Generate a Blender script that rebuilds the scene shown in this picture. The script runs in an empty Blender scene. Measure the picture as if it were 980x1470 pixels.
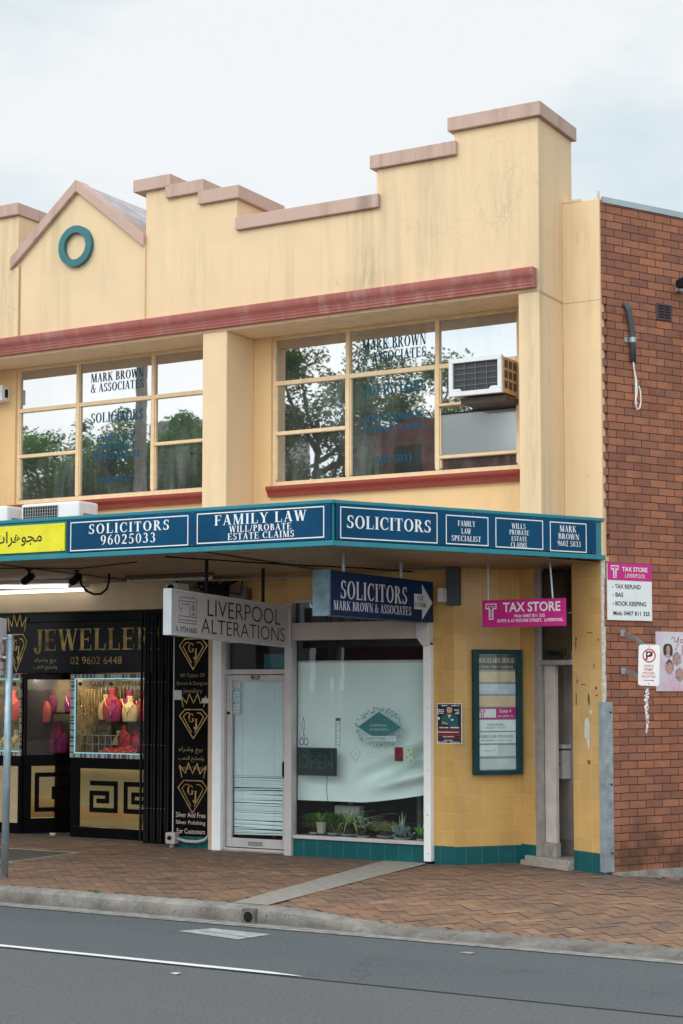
import bpy, math, random
from math import sin, cos, pi, radians, sqrt
from mathutils import Vector, Matrix
random.seed(7)
S = bpy.context.scene
COL = S.collection

# ------------------------------------------------------------------ camera, sky, sun, exposure
cd = bpy.data.cameras.new('camera'); cam = bpy.data.objects.new('camera', cd); COL.objects.link(cam)
cam.location = (6.57, -16.99, 2.0)
cam.rotation_euler = (radians(90 + 4.135), 0, radians(30.0))
cd.sensor_fit = 'HORIZONTAL'; cd.sensor_width = 36.0; cd.lens = 88.16
cd.shift_y = 0.078; cd.clip_end = 3000
S.camera = cam

w = bpy.data.worlds.new('World'); S.world = w; w.use_nodes = True
nt = w.node_tree; N = nt.nodes; L = nt.links; N.clear()
out = N.new('ShaderNodeOutputWorld'); bg = N.new('ShaderNodeBackground'); bg.inputs['Strength'].default_value = 0.1
sky = N.new('ShaderNodeTexSky'); sky.sky_type = 'NISHITA'; sky.sun_disc = False
sky.sun_elevation = radians(52); sky.sun_rotation = radians(205); sky.air_density = 1.0
tc = N.new('ShaderNodeTexCoord')
mp = N.new('ShaderNodeMapping'); mp.inputs['Scale'].default_value = (1.3, 1.3, 3.2)
no = N.new('ShaderNodeTexNoise'); no.inputs['Scale'].default_value = 2.1; no.inputs['Detail'].default_value = 5; no.inputs['Roughness'].default_value = .55
cr = N.new('ShaderNodeValToRGB')
cr.color_ramp.elements[0].position = .40; cr.color_ramp.elements[0].color = (6.6, 7.95, 8.65, 1)
cr.color_ramp.elements[1].position = .57; cr.color_ramp.elements[1].color = (9.5, 9.75, 9.85, 1)
L.new(tc.outputs['Generated'], mp.inputs['Vector']); L.new(mp.outputs[0], no.inputs['Vector']); L.new(no.outputs['Fac'], cr.inputs['Fac'])
# an overcast sky is brighter towards the zenith and on the side where the sun stands behind the cloud
sx = N.new('ShaderNodeSeparateXYZ'); L.new(tc.outputs['Generated'], sx.inputs[0])
rz = N.new('ShaderNodeMapRange'); rz.inputs[1].default_value = .42; rz.inputs[2].default_value = 1.0; rz.inputs[3].default_value = 0.0; rz.inputs[4].default_value = .75
L.new(sx.outputs['Z'], rz.inputs[0])
ry = N.new('ShaderNodeMapRange'); ry.inputs[1].default_value = .0; ry.inputs[2].default_value = -1.0; ry.inputs[3].default_value = 0.0; ry.inputs[4].default_value = 1.45
L.new(sx.outputs['Y'], ry.inputs[0])
ad = N.new('ShaderNodeMath'); ad.operation = 'ADD'; L.new(rz.outputs[0], ad.inputs[0]); L.new(ry.outputs[0], ad.inputs[1])
a1 = N.new('ShaderNodeMath'); a1.operation = 'ADD'; a1.inputs[1].default_value = 1.0; L.new(ad.outputs[0], a1.inputs[0])
vm = N.new('ShaderNodeVectorMath'); vm.operation = 'SCALE'; L.new(cr.outputs['Color'], vm.inputs[0]); L.new(a1.outputs[0], vm.inputs['Scale'])
mx = N.new('ShaderNodeMixRGB'); mx.inputs[0].default_value = .93
L.new(sky.outputs[0], mx.inputs[1]); L.new(vm.outputs[0], mx.inputs[2]); L.new(mx.outputs[0], bg.inputs['Color']); L.new(bg.outputs[0], out.inputs['Surface'])

sd = bpy.data.lights.new('sun', 'SUN'); sun = bpy.data.objects.new('sun', sd); COL.objects.link(sun)
sd.energy = 0.8; sd.angle = radians(25); sd.color = (1, .96, .9)
_d = Vector((-.30, -.80, .66)).normalized()
sun.rotation_euler = _d.to_track_quat('Z', 'Y').to_euler()
sky.sun_elevation = math.asin(_d.z); sky.sun_rotation = math.atan2(_d.x, _d.y)
S.view_settings.view_transform = 'Standard'; S.view_settings.look = 'None'
S.view_settings.exposure = 0.0; S.view_settings.gamma = 1.0; S.view_settings.use_curve_mapping = False
S.cycles.max_bounces = 7; S.cycles.transparent_max_bounces = 12; S.cycles.use_denoising = True
S.cycles.sample_clamp_indirect = 6.0

# ------------------------------------------------------------------ frames (facade frame = world, brick side wall turned 28.1 degrees)
BA = radians(-28.1)
TB = Matrix.Rotation(BA, 4, 'Z')
XB = Vector((cos(BA), sin(BA), 0)); YB = Vector((-sin(BA), cos(BA), 0))
I4 = Matrix.Identity(4)
UP = Vector((0, 0, 1))

def srgb(r, g, b):
    f = lambda c: c / 255 / 12.92 if c / 255 <= .04045 else ((c / 255 + .055) / 1.055) ** 2.4
    return (f(r), f(g), f(b))

# ------------------------------------------------------------------ material helpers
class NT:
    def __init__(s, name):
        s.m = bpy.data.materials.new(name); s.m.use_nodes = True
        s.t = s.m.node_tree; s.n = s.t.nodes; s.l = s.t.links
        s.p = s.n['Principled BSDF']; s.out = s.n['Material Output']
        s.tc = s.n.new('ShaderNodeTexCoord')
    def add(s, typ, **kw):
        n = s.n.new('ShaderNode' + typ)
        for k, v in kw.items():
            if k in n.inputs: n.inputs[k].default_value = v
            else: setattr(n, k, v)
        return n
    def lk(s, a, b): s.l.new(a, b)
    def map(s, scale=(1, 1, 1), src=None):
        m = s.add('Mapping'); m.inputs['Scale'].default_value = scale
        s.lk(src or s.tc.outputs['Object'], m.inputs['Vector']); return m.outputs[0]
    def noise(s, scale, detail=4, rough=.55, vec=None, stretch=None):
        n = s.add('TexNoise', Scale=scale, Detail=detail, Roughness=rough)
        s.lk(vec or s.map(stretch or (1, 1, 1)), n.inputs['Vector']); return n.outputs['Fac']
    def ramp(s, fac, stops):
        r = s.add('ValToRGB'); e = r.color_ramp.elements
        while len(e) < len(stops): e.new(.5)
        for el, (p, c) in zip(e, stops): el.position = p; el.color = (c if len(c) == 4 else (*c, 1)) if hasattr(c, '__len__') else (c, c, c, 1)
        s.lk(fac, r.inputs[0]); return r.outputs[0]
    def mix(s, fac, a, b, mode='MIX'):
        m = s.add('MixRGB', blend_type=mode)
        for i, v in enumerate((fac, a, b)):
            if hasattr(v, 'is_linked'): s.lk(v, m.inputs[i])
            else: m.inputs[i].default_value = v if (i == 0 or len(v) == 4) else (*v, 1)
        return m.outputs[0]
    def bump(s, h, strength=.3, dist=.01, nrm=None):
        b = s.add('Bump', Strength=strength, Distance=dist); s.lk(h, b.inputs['Height'])
        if nrm: s.lk(nrm, b.inputs['Normal'])
        return b.outputs[0]
    def uv(s, u):          # wall coordinates (along u, height)
        d = s.add('VectorMath', operation='DOT_PRODUCT'); s.lk(s.tc.outputs['Object'], d.inputs[0]); d.inputs[1].default_value = u
        x = s.add('SeparateXYZ'); s.lk(s.tc.outputs['Object'], x.inputs[0])
        c = s.add('CombineXYZ'); s.lk(d.outputs['Value'], c.inputs[0]); s.lk(x.outputs['Z'], c.inputs[1]); return c.outputs[0]

def plain(name, col, rough=.6, var=.12, scale=6, metal=0, spec=.5, bump=0, emit=None, es=1, coat=0):
    k = NT(name); p = k.p
    p.inputs['Roughness'].default_value = rough; p.inputs['Metallic'].default_value = metal
    p.inputs['Specular IOR Level'].default_value = spec
    n = k.noise(scale, 5, .6)
    lo = tuple(c * (1 - var) for c in col); hi = tuple(min(1, c * (1 + var)) for c in col)
    k.lk(k.ramp(n, [(.3, lo), (.7, hi)]), p.inputs['Base Color'])
    if bump: k.lk(k.bump(k.noise(scale * 9, 3), bump, .004), p.inputs['Normal'])
    if coat: p.inputs['Coat Weight'].default_value = coat
    if emit: p.inputs['Emission Color'].default_value = (*emit, 1); p.inputs['Emission Strength'].default_value = es
    return k.m

def render_mat(name, col, stain, amount=.35, spots=()):
    """painted render: faint mottling, rain streaks and mould patches"""
    k = NT(name); p = k.p; p.inputs['Roughness'].default_value = .75; p.inputs['Specular IOR Level'].default_value = .25
    base = k.mix(k.noise(1.1, 5, .6), tuple(c * .93 for c in col), tuple(min(1, c * 1.05) for c in col))
    st = k.noise(1.0, 6, .62, stretch=(5.5, 5.5, .35))
    big = k.noise(.55, 3, .5)
    s1 = k.ramp(st, [(.47, 0.), (.74, 1.)]); s2 = k.ramp(big, [(.38, 0.), (.62, 1.)])
    m = k.mix(1., s1, s2, 'MULTIPLY'); m = k.mix(1., m, (amount,) * 3, 'MULTIPLY')
    c = k.mix(m, base, stain)
    sp = k.ramp(k.noise(26, 3, .7), [(.68, 0.), (.75, .30)])
    c = k.mix(sp, c, tuple(x * .55 for x in col))
    # patched repairs: slightly different paint in soft-edged areas
    c = k.mix(k.ramp(k.noise(.9, 2, .3, stretch=(1, 1, 1.6)), [(.56, 0.), (.60, .16)]), c, tuple(min(1, x * 1.12) for x in col))
    # mould marks of their own place and shape on the wall
    if spots:
        fine = k.ramp(k.noise(6, 6, .7, stretch=(2.6, 2.6, .28)), [(.40, 0.), (.70, 1.)])
        for (sx_, sz_, rx_, rz_, am) in spots:
            mpp = k.add('Mapping', vector_type='POINT'); mpp.inputs['Scale'].default_value = (1/rx_, 0, 1/rz_); mpp.inputs['Location'].default_value = (-sx_/rx_, 0, -sz_/rz_)
            k.lk(k.tc.outputs['Object'], mpp.inputs['Vector'])
            ln = k.add('VectorMath', operation='LENGTH'); k.lk(mpp.outputs[0], ln.inputs[0])
            mk = k.mix(1., k.ramp(ln.outputs['Value'], [(.10, am*.62), (1., 0.)]), fine, 'MULTIPLY')
            c = k.mix(mk, c, (.25, .215, .15))
    # hairline cracks
    vor = k.add('TexVoronoi', feature='DISTANCE_TO_EDGE', Scale=.55); wv = k.add('TexNoise', Scale=3.0, Detail=5.0); k.lk(k.tc.outputs['Object'], wv.inputs['Vector'])
    wa = k.add('VectorMath', operation='ADD'); k.lk(wv.outputs['Color'], wa.inputs[1]); k.lk(k.tc.outputs['Object'], wa.inputs[0]); k.lk(wa.outputs[0], vor.inputs['Vector'])
    crk = k.mix(1., k.ramp(vor.outputs['Distance'], [(.0, .3), (.005, 0.)]), k.ramp(k.noise(.8, 2), [(.50, 0.), (.60, 1.)]), 'MULTIPLY')
    c = k.mix(crk, c, tuple(x * .45 for x in col))
    k.lk(c, p.inputs['Base Color'])
    k.lk(k.bump(k.noise(60, 4, .6), .16, .003, k.bump(k.noise(2.5, 3, .5), .10, .03)), p.inputs['Normal'])
    return k.m

def tile_mat(name, col, grout, u, w=.2, h=.2, off=(0, 0), rough=.22, wear=.22):
    k = NT(name); p = k.p; p.inputs['Roughness'].default_value = rough
    v = k.uv(u); mpn = k.add('Mapping'); mpn.inputs['Location'].default_value = (*off, 0); k.lk(v, mpn.inputs['Vector'])
    b = k.add('TexBrick', offset=0.0, squash=1.0); k.lk(mpn.outputs[0], b.inputs['Vector'])
    b.inputs['Scale'].default_value = 1; b.inputs['Brick Width'].default_value = w; b.inputs['Row Height'].default_value = h
    b.inputs['Mortar Size'].default_value = .0028; b.inputs['Mortar Smooth'].default_value = .2
    b.inputs['Color1'].default_value = (*col, 1); b.inputs['Color2'].default_value = (*(c * .88 for c in col), 1); b.inputs['Mortar'].default_value = (*grout, 1)
    c = k.mix(k.ramp(k.noise(2.2, 5, .65), [(.35, 0.), (.8, wear * 2)]), b.outputs['Color'], tuple(x * .55 for x in col))
    sp = k.ramp(k.noise(19, 4, .75), [(.70, 0.), (.75, .6)])
    c = k.mix(sp, c, tuple(x * .4 for x in col))
    k.lk(c, p.inputs['Base Color'])
    inv = k.add('Math', operation='SUBTRACT'); inv.inputs[0].default_value = 1; k.lk(b.outputs['Fac'], inv.inputs[1])
    wob = k.bump(k.noise(7, 2), .08, .01)
    k.lk(k.bump(inv.outputs[0], .5, .003, wob), p.inputs['Normal'])
    return k.m

def brick_mat(name):
    k = NT(name); p = k.p; p.inputs['Roughness'].default_value = .85; p.inputs['Specular IOR Level'].default_value = .2
    v = k.uv(tuple(YB))
    nz = k.add('TexNoise', Scale=9.0, Detail=2.0); k.lk(k.tc.outputs['Object'], nz.inputs['Vector'])
    wob = k.add('VectorMath', operation='SCALE'); k.lk(nz.outputs['Color'], wob.inputs[0]); wob.inputs['Scale'].default_value = .011
    vv = k.add('VectorMath', operation='ADD'); k.lk(v, vv.inputs[0]); k.lk(wob.outputs[0], vv.inputs[1])
    b = k.add('TexBrick', offset=.5); k.lk(vv.outputs[0], b.inputs['Vector'])
    b.inputs['Scale'].default_value = 1; b.inputs['Brick Width'].default_value = .24; b.inputs['Row Height'].default_value = .0857
    b.inputs['Mortar Size'].default_value = .0045; b.inputs['Mortar Smooth'].default_value = .15; b.inputs['Bias'].default_value = 0
    b.inputs['Color1'].default_value = (*BRK1, 1); b.inputs['Color2'].default_value = (*BRK2, 1); b.inputs['Mortar'].default_value = (.035, .024, .019, 1)
    c = k.mix(k.ramp(k.noise(3.5, 4, .6), [(.45, 0.), (.75, .4)]), b.outputs['Color'], (.15, .065, .045))
    c = k.mix(k.ramp(k.noise(70, 4, .7), [(.35, .0), (.75, .45)]), c, (.13, .065, .045))
    c = k.mix(k.ramp(k.noise(11, 5, .8), [(.715, 0.), (.74, .7)]), c, (.55, .5, .46))
    zz = k.add('SeparateXYZ'); k.lk(k.tc.outputs['Object'], zz.inputs[0])
    low = k.add('MapRange'); k.lk(zz.outputs['Z'], low.inputs[0]); low.inputs[1].default_value = 1.1; low.inputs[2].default_value = .0; low.inputs[3].default_value = 0; low.inputs[4].default_value = 1
    lw = k.mix(1., low.outputs[0], k.ramp(k.noise(2.6, 4), [(.4, 0.), (.62, .75)]), 'MULTIPLY')
    c = k.mix(lw, c, (.045, .032, .024))
    k.lk(c, p.inputs['Base Color'])
    inv = k.add('Math', operation='SUBTRACT'); inv.inputs[0].default_value = 1; k.lk(b.outputs['Fac'], inv.inputs[1])
    rough = k.bump(k.noise(55, 5, .7), .35, .006)
    k.lk(k.bump(inv.outputs[0], .9, .010, rough), p.inputs['Normal'])
    return k.m

def glass_mat(name, refl, tint, rough=0.0, see=1.0, dark=(.02, .025, .03), dust=0):
    """window glass: reflects `refl` of the light, the rest is seen through (tinted) or lost in the dark film"""
    k = NT(name); k.n.remove(k.p)
    gl = k.add('BsdfGlossy', Roughness=rough); gl.inputs['Color'].default_value = (1, 1, 1, 1)
    tr = k.add('BsdfTransparent'); tr.inputs['Color'].default_value = (*tint, 1)
    df = k.add('BsdfDiffuse'); df.inputs['Color'].default_value = (*dark, 1)
    m1 = k.add('MixShader'); m1.inputs[0].default_value = see; k.lk(df.outputs[0], m1.inputs[1]); k.lk(tr.outputs[0], m1.inputs[2])
    lw = k.add('LayerWeight', Blend=.25)
    mr = k.add('MapRange'); k.lk(lw.outputs['Fresnel'], mr.inputs[0]); mr.inputs[3].default_value = refl; mr.inputs[4].default_value = min(1, refl + .35)
    m2 = k.add('MixShader'); k.lk(mr.outputs[0], m2.inputs[0]); k.lk(m1.outputs[0], m2.inputs[1]); k.lk(gl.outputs[0], m2.inputs[2])
    if dust:
        dm = k.mix(1., k.ramp(k.noise(2.2, 6, .7, stretch=(3, 3, .5)), [(.40, 0.), (.80, 1.)]), k.ramp(k.noise(1.1, 3), [(.40, 0.), (.65, 1.)]), 'MULTIPLY')
        k.lk(k.mix(k.mix(1., dm, (dust*3,)*3, 'MULTIPLY'), dark, (.42, .46, .46)), df.inputs['Color'])
    nb = k.bump(k.noise(2.6, 2), .032 if dust else .02, .01); k.lk(nb, gl.inputs['Normal'])
    k.lk(m2.outputs[0], k.out.inputs['Surface'])
    return k.m

def emit_mat(name, col, strength):
    k = NT(name); k.n.remove(k.p); e = k.add('Emission', Strength=strength); e.inputs['Color'].default_value = (*col, 1)
    k.lk(e.outputs[0], k.out.inputs['Surface']); return k.m

# ------------------------------------------------------------------ mesh builder
ROOTM = {}
class MB:
    def __init__(s, T=I4): s.v = []; s.f = []; s.T = T
    def add(s, vs, fs):
        o = len(s.v); s.v += [s.T @ Vector(v) for v in vs]; s.f += [tuple(i + o for i in f) for f in fs]; return s
    def box(s, x0, x1, y0, y1, z0, z1):
        if x0 > x1: x0, x1 = x1, x0
        if y0 > y1: y0, y1 = y1, y0
        if z0 > z1: z0, z1 = z1, z0
        return s.add([(x0,y0,z0),(x1,y0,z0),(x1,y1,z0),(x0,y1,z0),(x0,y0,z1),(x1,y0,z1),(x1,y1,z1),(x0,y1,z1)],
              [(3,2,1,0),(4,5,6,7),(0,1,5,4),(1,2,6,5),(2,3,7,6),(3,0,4,7)])
    def prism(s, pts, ax, a0, a1):      # polygon (ccw) in the plane normal to axis ax, extruded from a0 to a1
        def P(p, a): return (a, p[0], p[1]) if ax == 'x' else ((p[0], a, p[1]) if ax == 'y' else (p[0], p[1], a))
        n = len(pts)
        return s.add([P(p, a0) for p in pts] + [P(p, a1) for p in pts],
              [tuple(range(n)), tuple(range(2 * n - 1, n - 1, -1))] + [((i + 1) % n, i, i + n, (i + 1) % n + n) for i in range(n)])
    def quad(s, *p): return s.add(p, [tuple(range(len(p)))])
    def tube(s, pts, r, n=8, cap=True):
        pts = [Vector(p) for p in pts]; rings = []; m = len(pts)
        rr = r if hasattr(r, '__len__') else [r] * m
        vs = []; prev = None
        for i, p in enumerate(pts):
            t = (pts[min(i + 1, m - 1)] - pts[max(i - 1, 0)]).normalized()
            a = prev if prev is not None else (Vector((0, 0, 1)) if abs(t.z) < .9 else Vector((1, 0, 0)))
            a = (a - t * a.dot(t)).normalized(); prev = a; b = t.cross(a)
            vs += [p + (a * cos(2*pi*k/n) + b * sin(2*pi*k/n)) * rr[i] for k in range(n)]
        fs = [(i*n + k, i*n + (k+1) % n, (i+1)*n + (k+1) % n, (i+1)*n + k) for i in range(m - 1) for k in range(n)]
        if cap: fs += [tuple(range(n - 1, -1, -1)), tuple(range((m-1)*n, m*n))]
        return s.add(vs, fs)
    def lathe(s, c, prof, n=16, sx=1, sy=1):   # prof: (r, z)
        m = len(prof)
        vs = [(c[0] + r*cos(2*pi*k/n)*sx, c[1] + r*sin(2*pi*k/n)*sy, c[2] + z) for r, z in prof for k in range(n)]
        fs = [(i*n + k, i*n + (k+1) % n, (i+1)*n + (k+1) % n, (i+1)*n + k) for i in range(m - 1) for k in range(n)]
        fs += [tuple(range(n - 1, -1, -1)), tuple(range((m-1)*n, m*n))]
        return s.add(vs, fs)
    def build(s, name, mat, root=None, loc=None, bevel=0, smooth=False, mats=None, fm=None):
        me = bpy.data.meshes.new(name)
        if root is not None:
            R = ROOTM[root.name]
        else:
            if loc is None:
                n = len(s.v); loc = (sum(v.x for v in s.v)/n, sum(v.y for v in s.v)/n, min(v.z for v in s.v))
            R = Matrix.Translation(Vector(loc))
        Ri = R.inverted()
        me.from_pydata([tuple(Ri @ v) for v in s.v], [], s.f); me.update()
        o = bpy.data.objects.new(name, me); COL.objects.link(o)
        if root is not None: o.parent = root
        else: o.matrix_world = R
        ROOTM[o.name] = R.copy()
        for mm in (mats or [mat]): me.materials.append(mm)
        if fm:
            for i, p in enumerate(me.polygons): p.material_index = fm[i]
        if smooth:
            for p in me.polygons: p.use_smooth = True
        if bevel:
            b = o.modifiers.new('bevel', 'BEVEL'); b.width = bevel; b.segments = 2; b.limit_method = 'ANGLE'; b.angle_limit = radians(40)
        return o

def tag(o, label=None, cat=None, group=None, kind=None):
    if label: o['label'] = label
    if cat: o['category'] = cat
    if group: o['group'] = group
    if kind: o['kind'] = kind
    return o
def thing(name, loc, label, cat, group=None, rz=0):
    o = bpy.data.objects.new(name, None); COL.objects.link(o); o.location = loc; o.rotation_euler = (0, 0, rz)
    o.empty_display_size = .1
    ROOTM[o.name] = Matrix.Translation(Vector(loc)) @ Matrix.Rotation(rz, 4, 'Z')
    return tag(o, label, cat, group)
def copy_tree(o, M, label=None, group=None):
    c = o.copy(); COL.objects.link(c); c.matrix_world = M; ROOTM[c.name] = M.copy()
    if label: c['label'] = label
    if group: c['group'] = group
    def rec(src, dst):
        for ch in list(src.children):
            d = ch.copy(); COL.objects.link(d); d.parent = dst; ROOTM[d.name] = M.copy(); rec(ch, d)
    rec(o, c); return c

# ------------------------------------------------------------------ lettering
TW, TH, SF = .17, .058, .042
def _ring(cx, cy, rx, ry, a0, a1, tx=TW, ty=TH, n=14):
    q = []
    for i in range(n):
        p = []
        for j, inner in ((i, 0), (i + 1, 0), (i + 1, 1), (i, 1)):
            a = radians(a0 + (a1 - a0) * j / n)
            p.append((cx + (rx - (tx if inner else 0)) * cos(a), cy + (ry - (ty if inner else 0)) * sin(a)))
        q.append(p)
    return q
def _ln(x0, y0, x1, y1, wd): return [(x0 - wd/2, y0), (x0 + wd/2, y0), (x1 + wd/2, y1), (x1 - wd/2, y1)]
def _b(x0, x1, y0, y1): return [(x0, y0), (x1, y0), (x1, y1), (x0, y1)]
def _st(x, wd=TW, y0=0, y1=1, sb=1, stp=1):
    q = [_ln(x, y0, x, y1, wd)]
    if sb: q.append(_b(x - wd/2 - .07, x + wd/2 + .07, y0, y0 + SF))
    if stp: q.append(_b(x - wd/2 - .07, x + wd/2 + .07, y1 - SF, y1))
    return q
def _sf(x, y, wd=.2): return [_b(x - wd/2, x + wd/2, y, y + SF)]
def glyph(c):
    A = []
    if c == 'A': A = [_ln(.10, 0, .37, 1, TH), _ln(.60, 0, .36, 1, TW), _b(.2, .56, .3, .3 + TH)] + _sf(.1, 0) + _sf(.6, 0, .27); wd = .74
    elif c == 'B': A = _st(.17) + _ring(.28, .755, .27, .245, -90, 90) + _ring(.28, .265, .34, .265, -90, 90) + [_b(.17, .29, 1-TH, 1), _b(.17, .29, .51, .51+TH), _b(.17, .29, 0, TH)]; wd = .66
    elif c == 'C': A = _ring(.40, .5, .37, .51, 48, 312) + [_b(.62, .66, .64, .98), _b(.64, .68, .1, .26)]; wd = .72
    elif c == 'D': A = _st(.17) + _ring(.28, .5, .44, .5, -90, 90) + [_b(.17, .29, 1-TH, 1), _b(.17, .29, 0, TH)]; wd = .77
    elif c in 'EF':
        A = _st(.17) + [_b(.17, .6, 1-TH, 1), _b(.17, .48, .48, .48+TH), _b(.56, .6, .76, 1), _b(.45, .49, .4, .62)]; wd = .63
        if c == 'E': A += [_b(.17, .62, 0, TH), _b(.59, .63, 0, .26)]; wd = .68
    elif c == 'G': A = _ring(.40, .5, .37, .51, 48, 318) + [_b(.62, .66, .64, .98)] + _st(.64, TW, 0.04, .44, 0, 1); wd = .8
    elif c == 'H': A = _st(.17) + _st(.63) + [_b(.17, .63, .48, .48+TH)]; wd = .8
    elif c == 'I': A = _st(.17); wd = .34
    elif c == 'J': A = [_ln(.32, .15, .32, 1, TW)] + _sf(.32, 1-SF, .31) + _ring(.2, .14, .2, .3, 180, 360, .15, .07); wd = .47
    elif c == 'K': A = _st(.17) + [_ln(.2, .38, .62, 1, .07), _ln(.64, 0, .36, .56, TW)] + _sf(.62, 1-SF, .24) + _sf(.64, 0, .27); wd = .77
    elif c == 'L': A = _st(.17) + [_b(.17, .6, 0, TH), _b(.57, .61, 0, .3)]; wd = .65
    elif c == 'M': A = [_ln(.14, 0, .14, 1, TH), _ln(.47, 0, .2, 1, TW), _ln(.47, 0, .76, 1, TH)] + _st(.79) + _sf(.14, 0) + _sf(.16, 1-SF, .2); wd = .97
    elif c == 'N': A = [_ln(.14, 0, .14, 1, TH), _ln(.62, 0, .17, 1, TW), _ln(.66, 0, .66, 1, TH)] + _sf(.14, 0) + _sf(.66, 1-SF) + _sf(.12, 1-SF, .18); wd = .78
    elif c == 'O': A = _ring(.40, .5, .37, .51, 0, 360, n=24); wd = .8
    elif c == 'P': A = _st(.17) + _ring(.28, .73, .3, .27, -90, 90) + [_b(.17, .29, 1-TH, 1), _b(.17, .29, .46, .46+TH)]; wd = .61
    elif c == 'Q': A = _ring(.40, .5, .37, .51, 0, 360, n=24) + [_ln(.7, -.2, .4, .1, .14)]; wd = .8
    elif c == 'R': A = _st(.17) + _ring(.28, .74, .28, .26, -90, 90) + [_b(.17, .29, 1-TH, 1), _b(.17, .31, .48, .48+TH), _ln(.62, 0, .36, .5, TW)] + _sf(.64, 0, .22); wd = .74
    elif c == 'S': A = _ring(.29, .745, .235, .265, 35, 270, .15, TH) + _ring(.27, .27, .265, .28, -150, 90, .16, TH) + [_b(.46, .5, .7, .98), _b(.03, .07, .02, .3)]; wd = .57
    elif c == 'T': A = _st(.34, stp=0) + [_b(.04, .64, 1-TH, 1), _b(.04, .08, .74, 1), _b(.6, .64, .74, 1)]; wd = .68
    elif c == 'U': A = [_ln(.17, .3, .17, 1, TW), _ln(.63, .3, .63, 1, TH)] + _sf(.17, 1-SF, .31) + _sf(.63, 1-SF) + _ring(.37, .3, .285, .31, 180, 360, .14, .07); wd = .76
    elif c == 'V': A = [_ln(.38, 0, .13, 1, TW), _ln(.38, 0, .63, 1, TH)] + _sf(.13, 1-SF, .29) + _sf(.63, 1-SF); wd = .74
    elif c == 'W': A = [_ln(.32, 0, .13, 1, TW), _ln(.32, 0, .52, 1, TH), _ln(.72, 0, .52, 1, TW), _ln(.72, 0, .93, 1, TH)] + _sf(.13, 1-SF, .29) + _sf(.52, 1-SF, .27) + _sf(.93, 1-SF); wd = 1.02
    elif c == 'X': A = [_ln(.6, 0, .14, 1, TW), _ln(.12, 0, .6, 1, TH)] + _sf(.14, 1-SF, .28) + _sf(.6, 1-SF) + _sf(.12, 0) + _sf(.6, 0, .28); wd = .74
    elif c == 'Y': A = [_ln(.37, .42, .13, 1, TW), _ln(.37, .42, .61, 1, TH), _ln(.37, 0, .37, .45, TW)] + _sf(.13, 1-SF, .28) + _sf(.61, 1-SF) + _sf(.37, 0, .31); wd = .73
    elif c == 'Z': A = [_b(.06, .6, 1-TH, 1), _b(.06, .62, 0, TH), _ln(.15, 0, .52, 1, TW), _b(.06, .1, .76, 1), _b(.58, .62, 0, .24)]; wd = .67
    elif c == '0': A = _ring(.26, .5, .25, .51, 0, 360, .13, .05, 20); wd = .54
    elif c == '1': A = [_ln(.26, 0, .26, 1, .15), _b(.1, .42, 0, SF), _ln(.12, .82, .24, .97, .08)]; wd = .54
    elif c == '2': A = _ring(.25, .73, .22, .28, -35, 165, .14, .06) + [_ln(.08, .06, .41, .6, .11), _b(.03, .48, 0, .13)]; wd = .54
    elif c == '3': A = _ring(.24, .755, .2, .255, -85, 155, .13, .06) + _ring(.22, .28, .26, .29, -150, 88, .14, .06); wd = .54
    elif c == '4': A = [_ln(.35, 0, .35, 1, .14), _ln(.05, .27, .33, .97, .06), _b(.03, .5, .24, .32)]; wd = .54
    elif c == '5': A = [_b(.12, .46, .88, 1), _ln(.1, .5, .14, .98, .06)] + _ring(.22, .31, .26, .33, -150, 115, .14, .06); wd = .54
    elif c == '6': A = _ring(.27, .32, .24, .33, 0, 360, .13, .05, 18) + _ring(.42, .36, .39, .65, 95, 180, .14, .05); wd = .54
    elif c == '7': A = [_b(.04, .48, .88, 1), _ln(.18, 0, .42, .9, .13)]; wd = .54
    elif c == '8': A = _ring(.26, .755, .2, .255, 0, 360, .11, .05, 18) + _ring(.26, .28, .24, .29, 0, 360, .12, .05, 18); wd = .54
    elif c == '9': A = _ring(.26, .68, .24, .33, 0, 360, .13, .05, 18) + _ring(.11, .64, .39, .65, -85, 0, .14, .05); wd = .54
    elif c == '&': A = _ring(.3, .77, .17, .24, 0, 360, .09, .05, 16) + _ring(.28, .26, .27, .28, 60, 330, .13, .06) + [_ln(.66, 0, .22, .7, .13), _ln(.5, .16, .66, .5, .05), _b(.56, .76, .48, .52)]; wd = .8
    elif c == '/': A = [_ln(.02, 0, .3, 1, .07)]; wd = .34
    elif c == '-': A = [_b(.04, .3, .34, .46)]; wd = .36
    elif c == ' ': wd = .3
    else: A = [_b(.05, .15, 0, .12)]; wd = .22
    return A, wd

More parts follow.
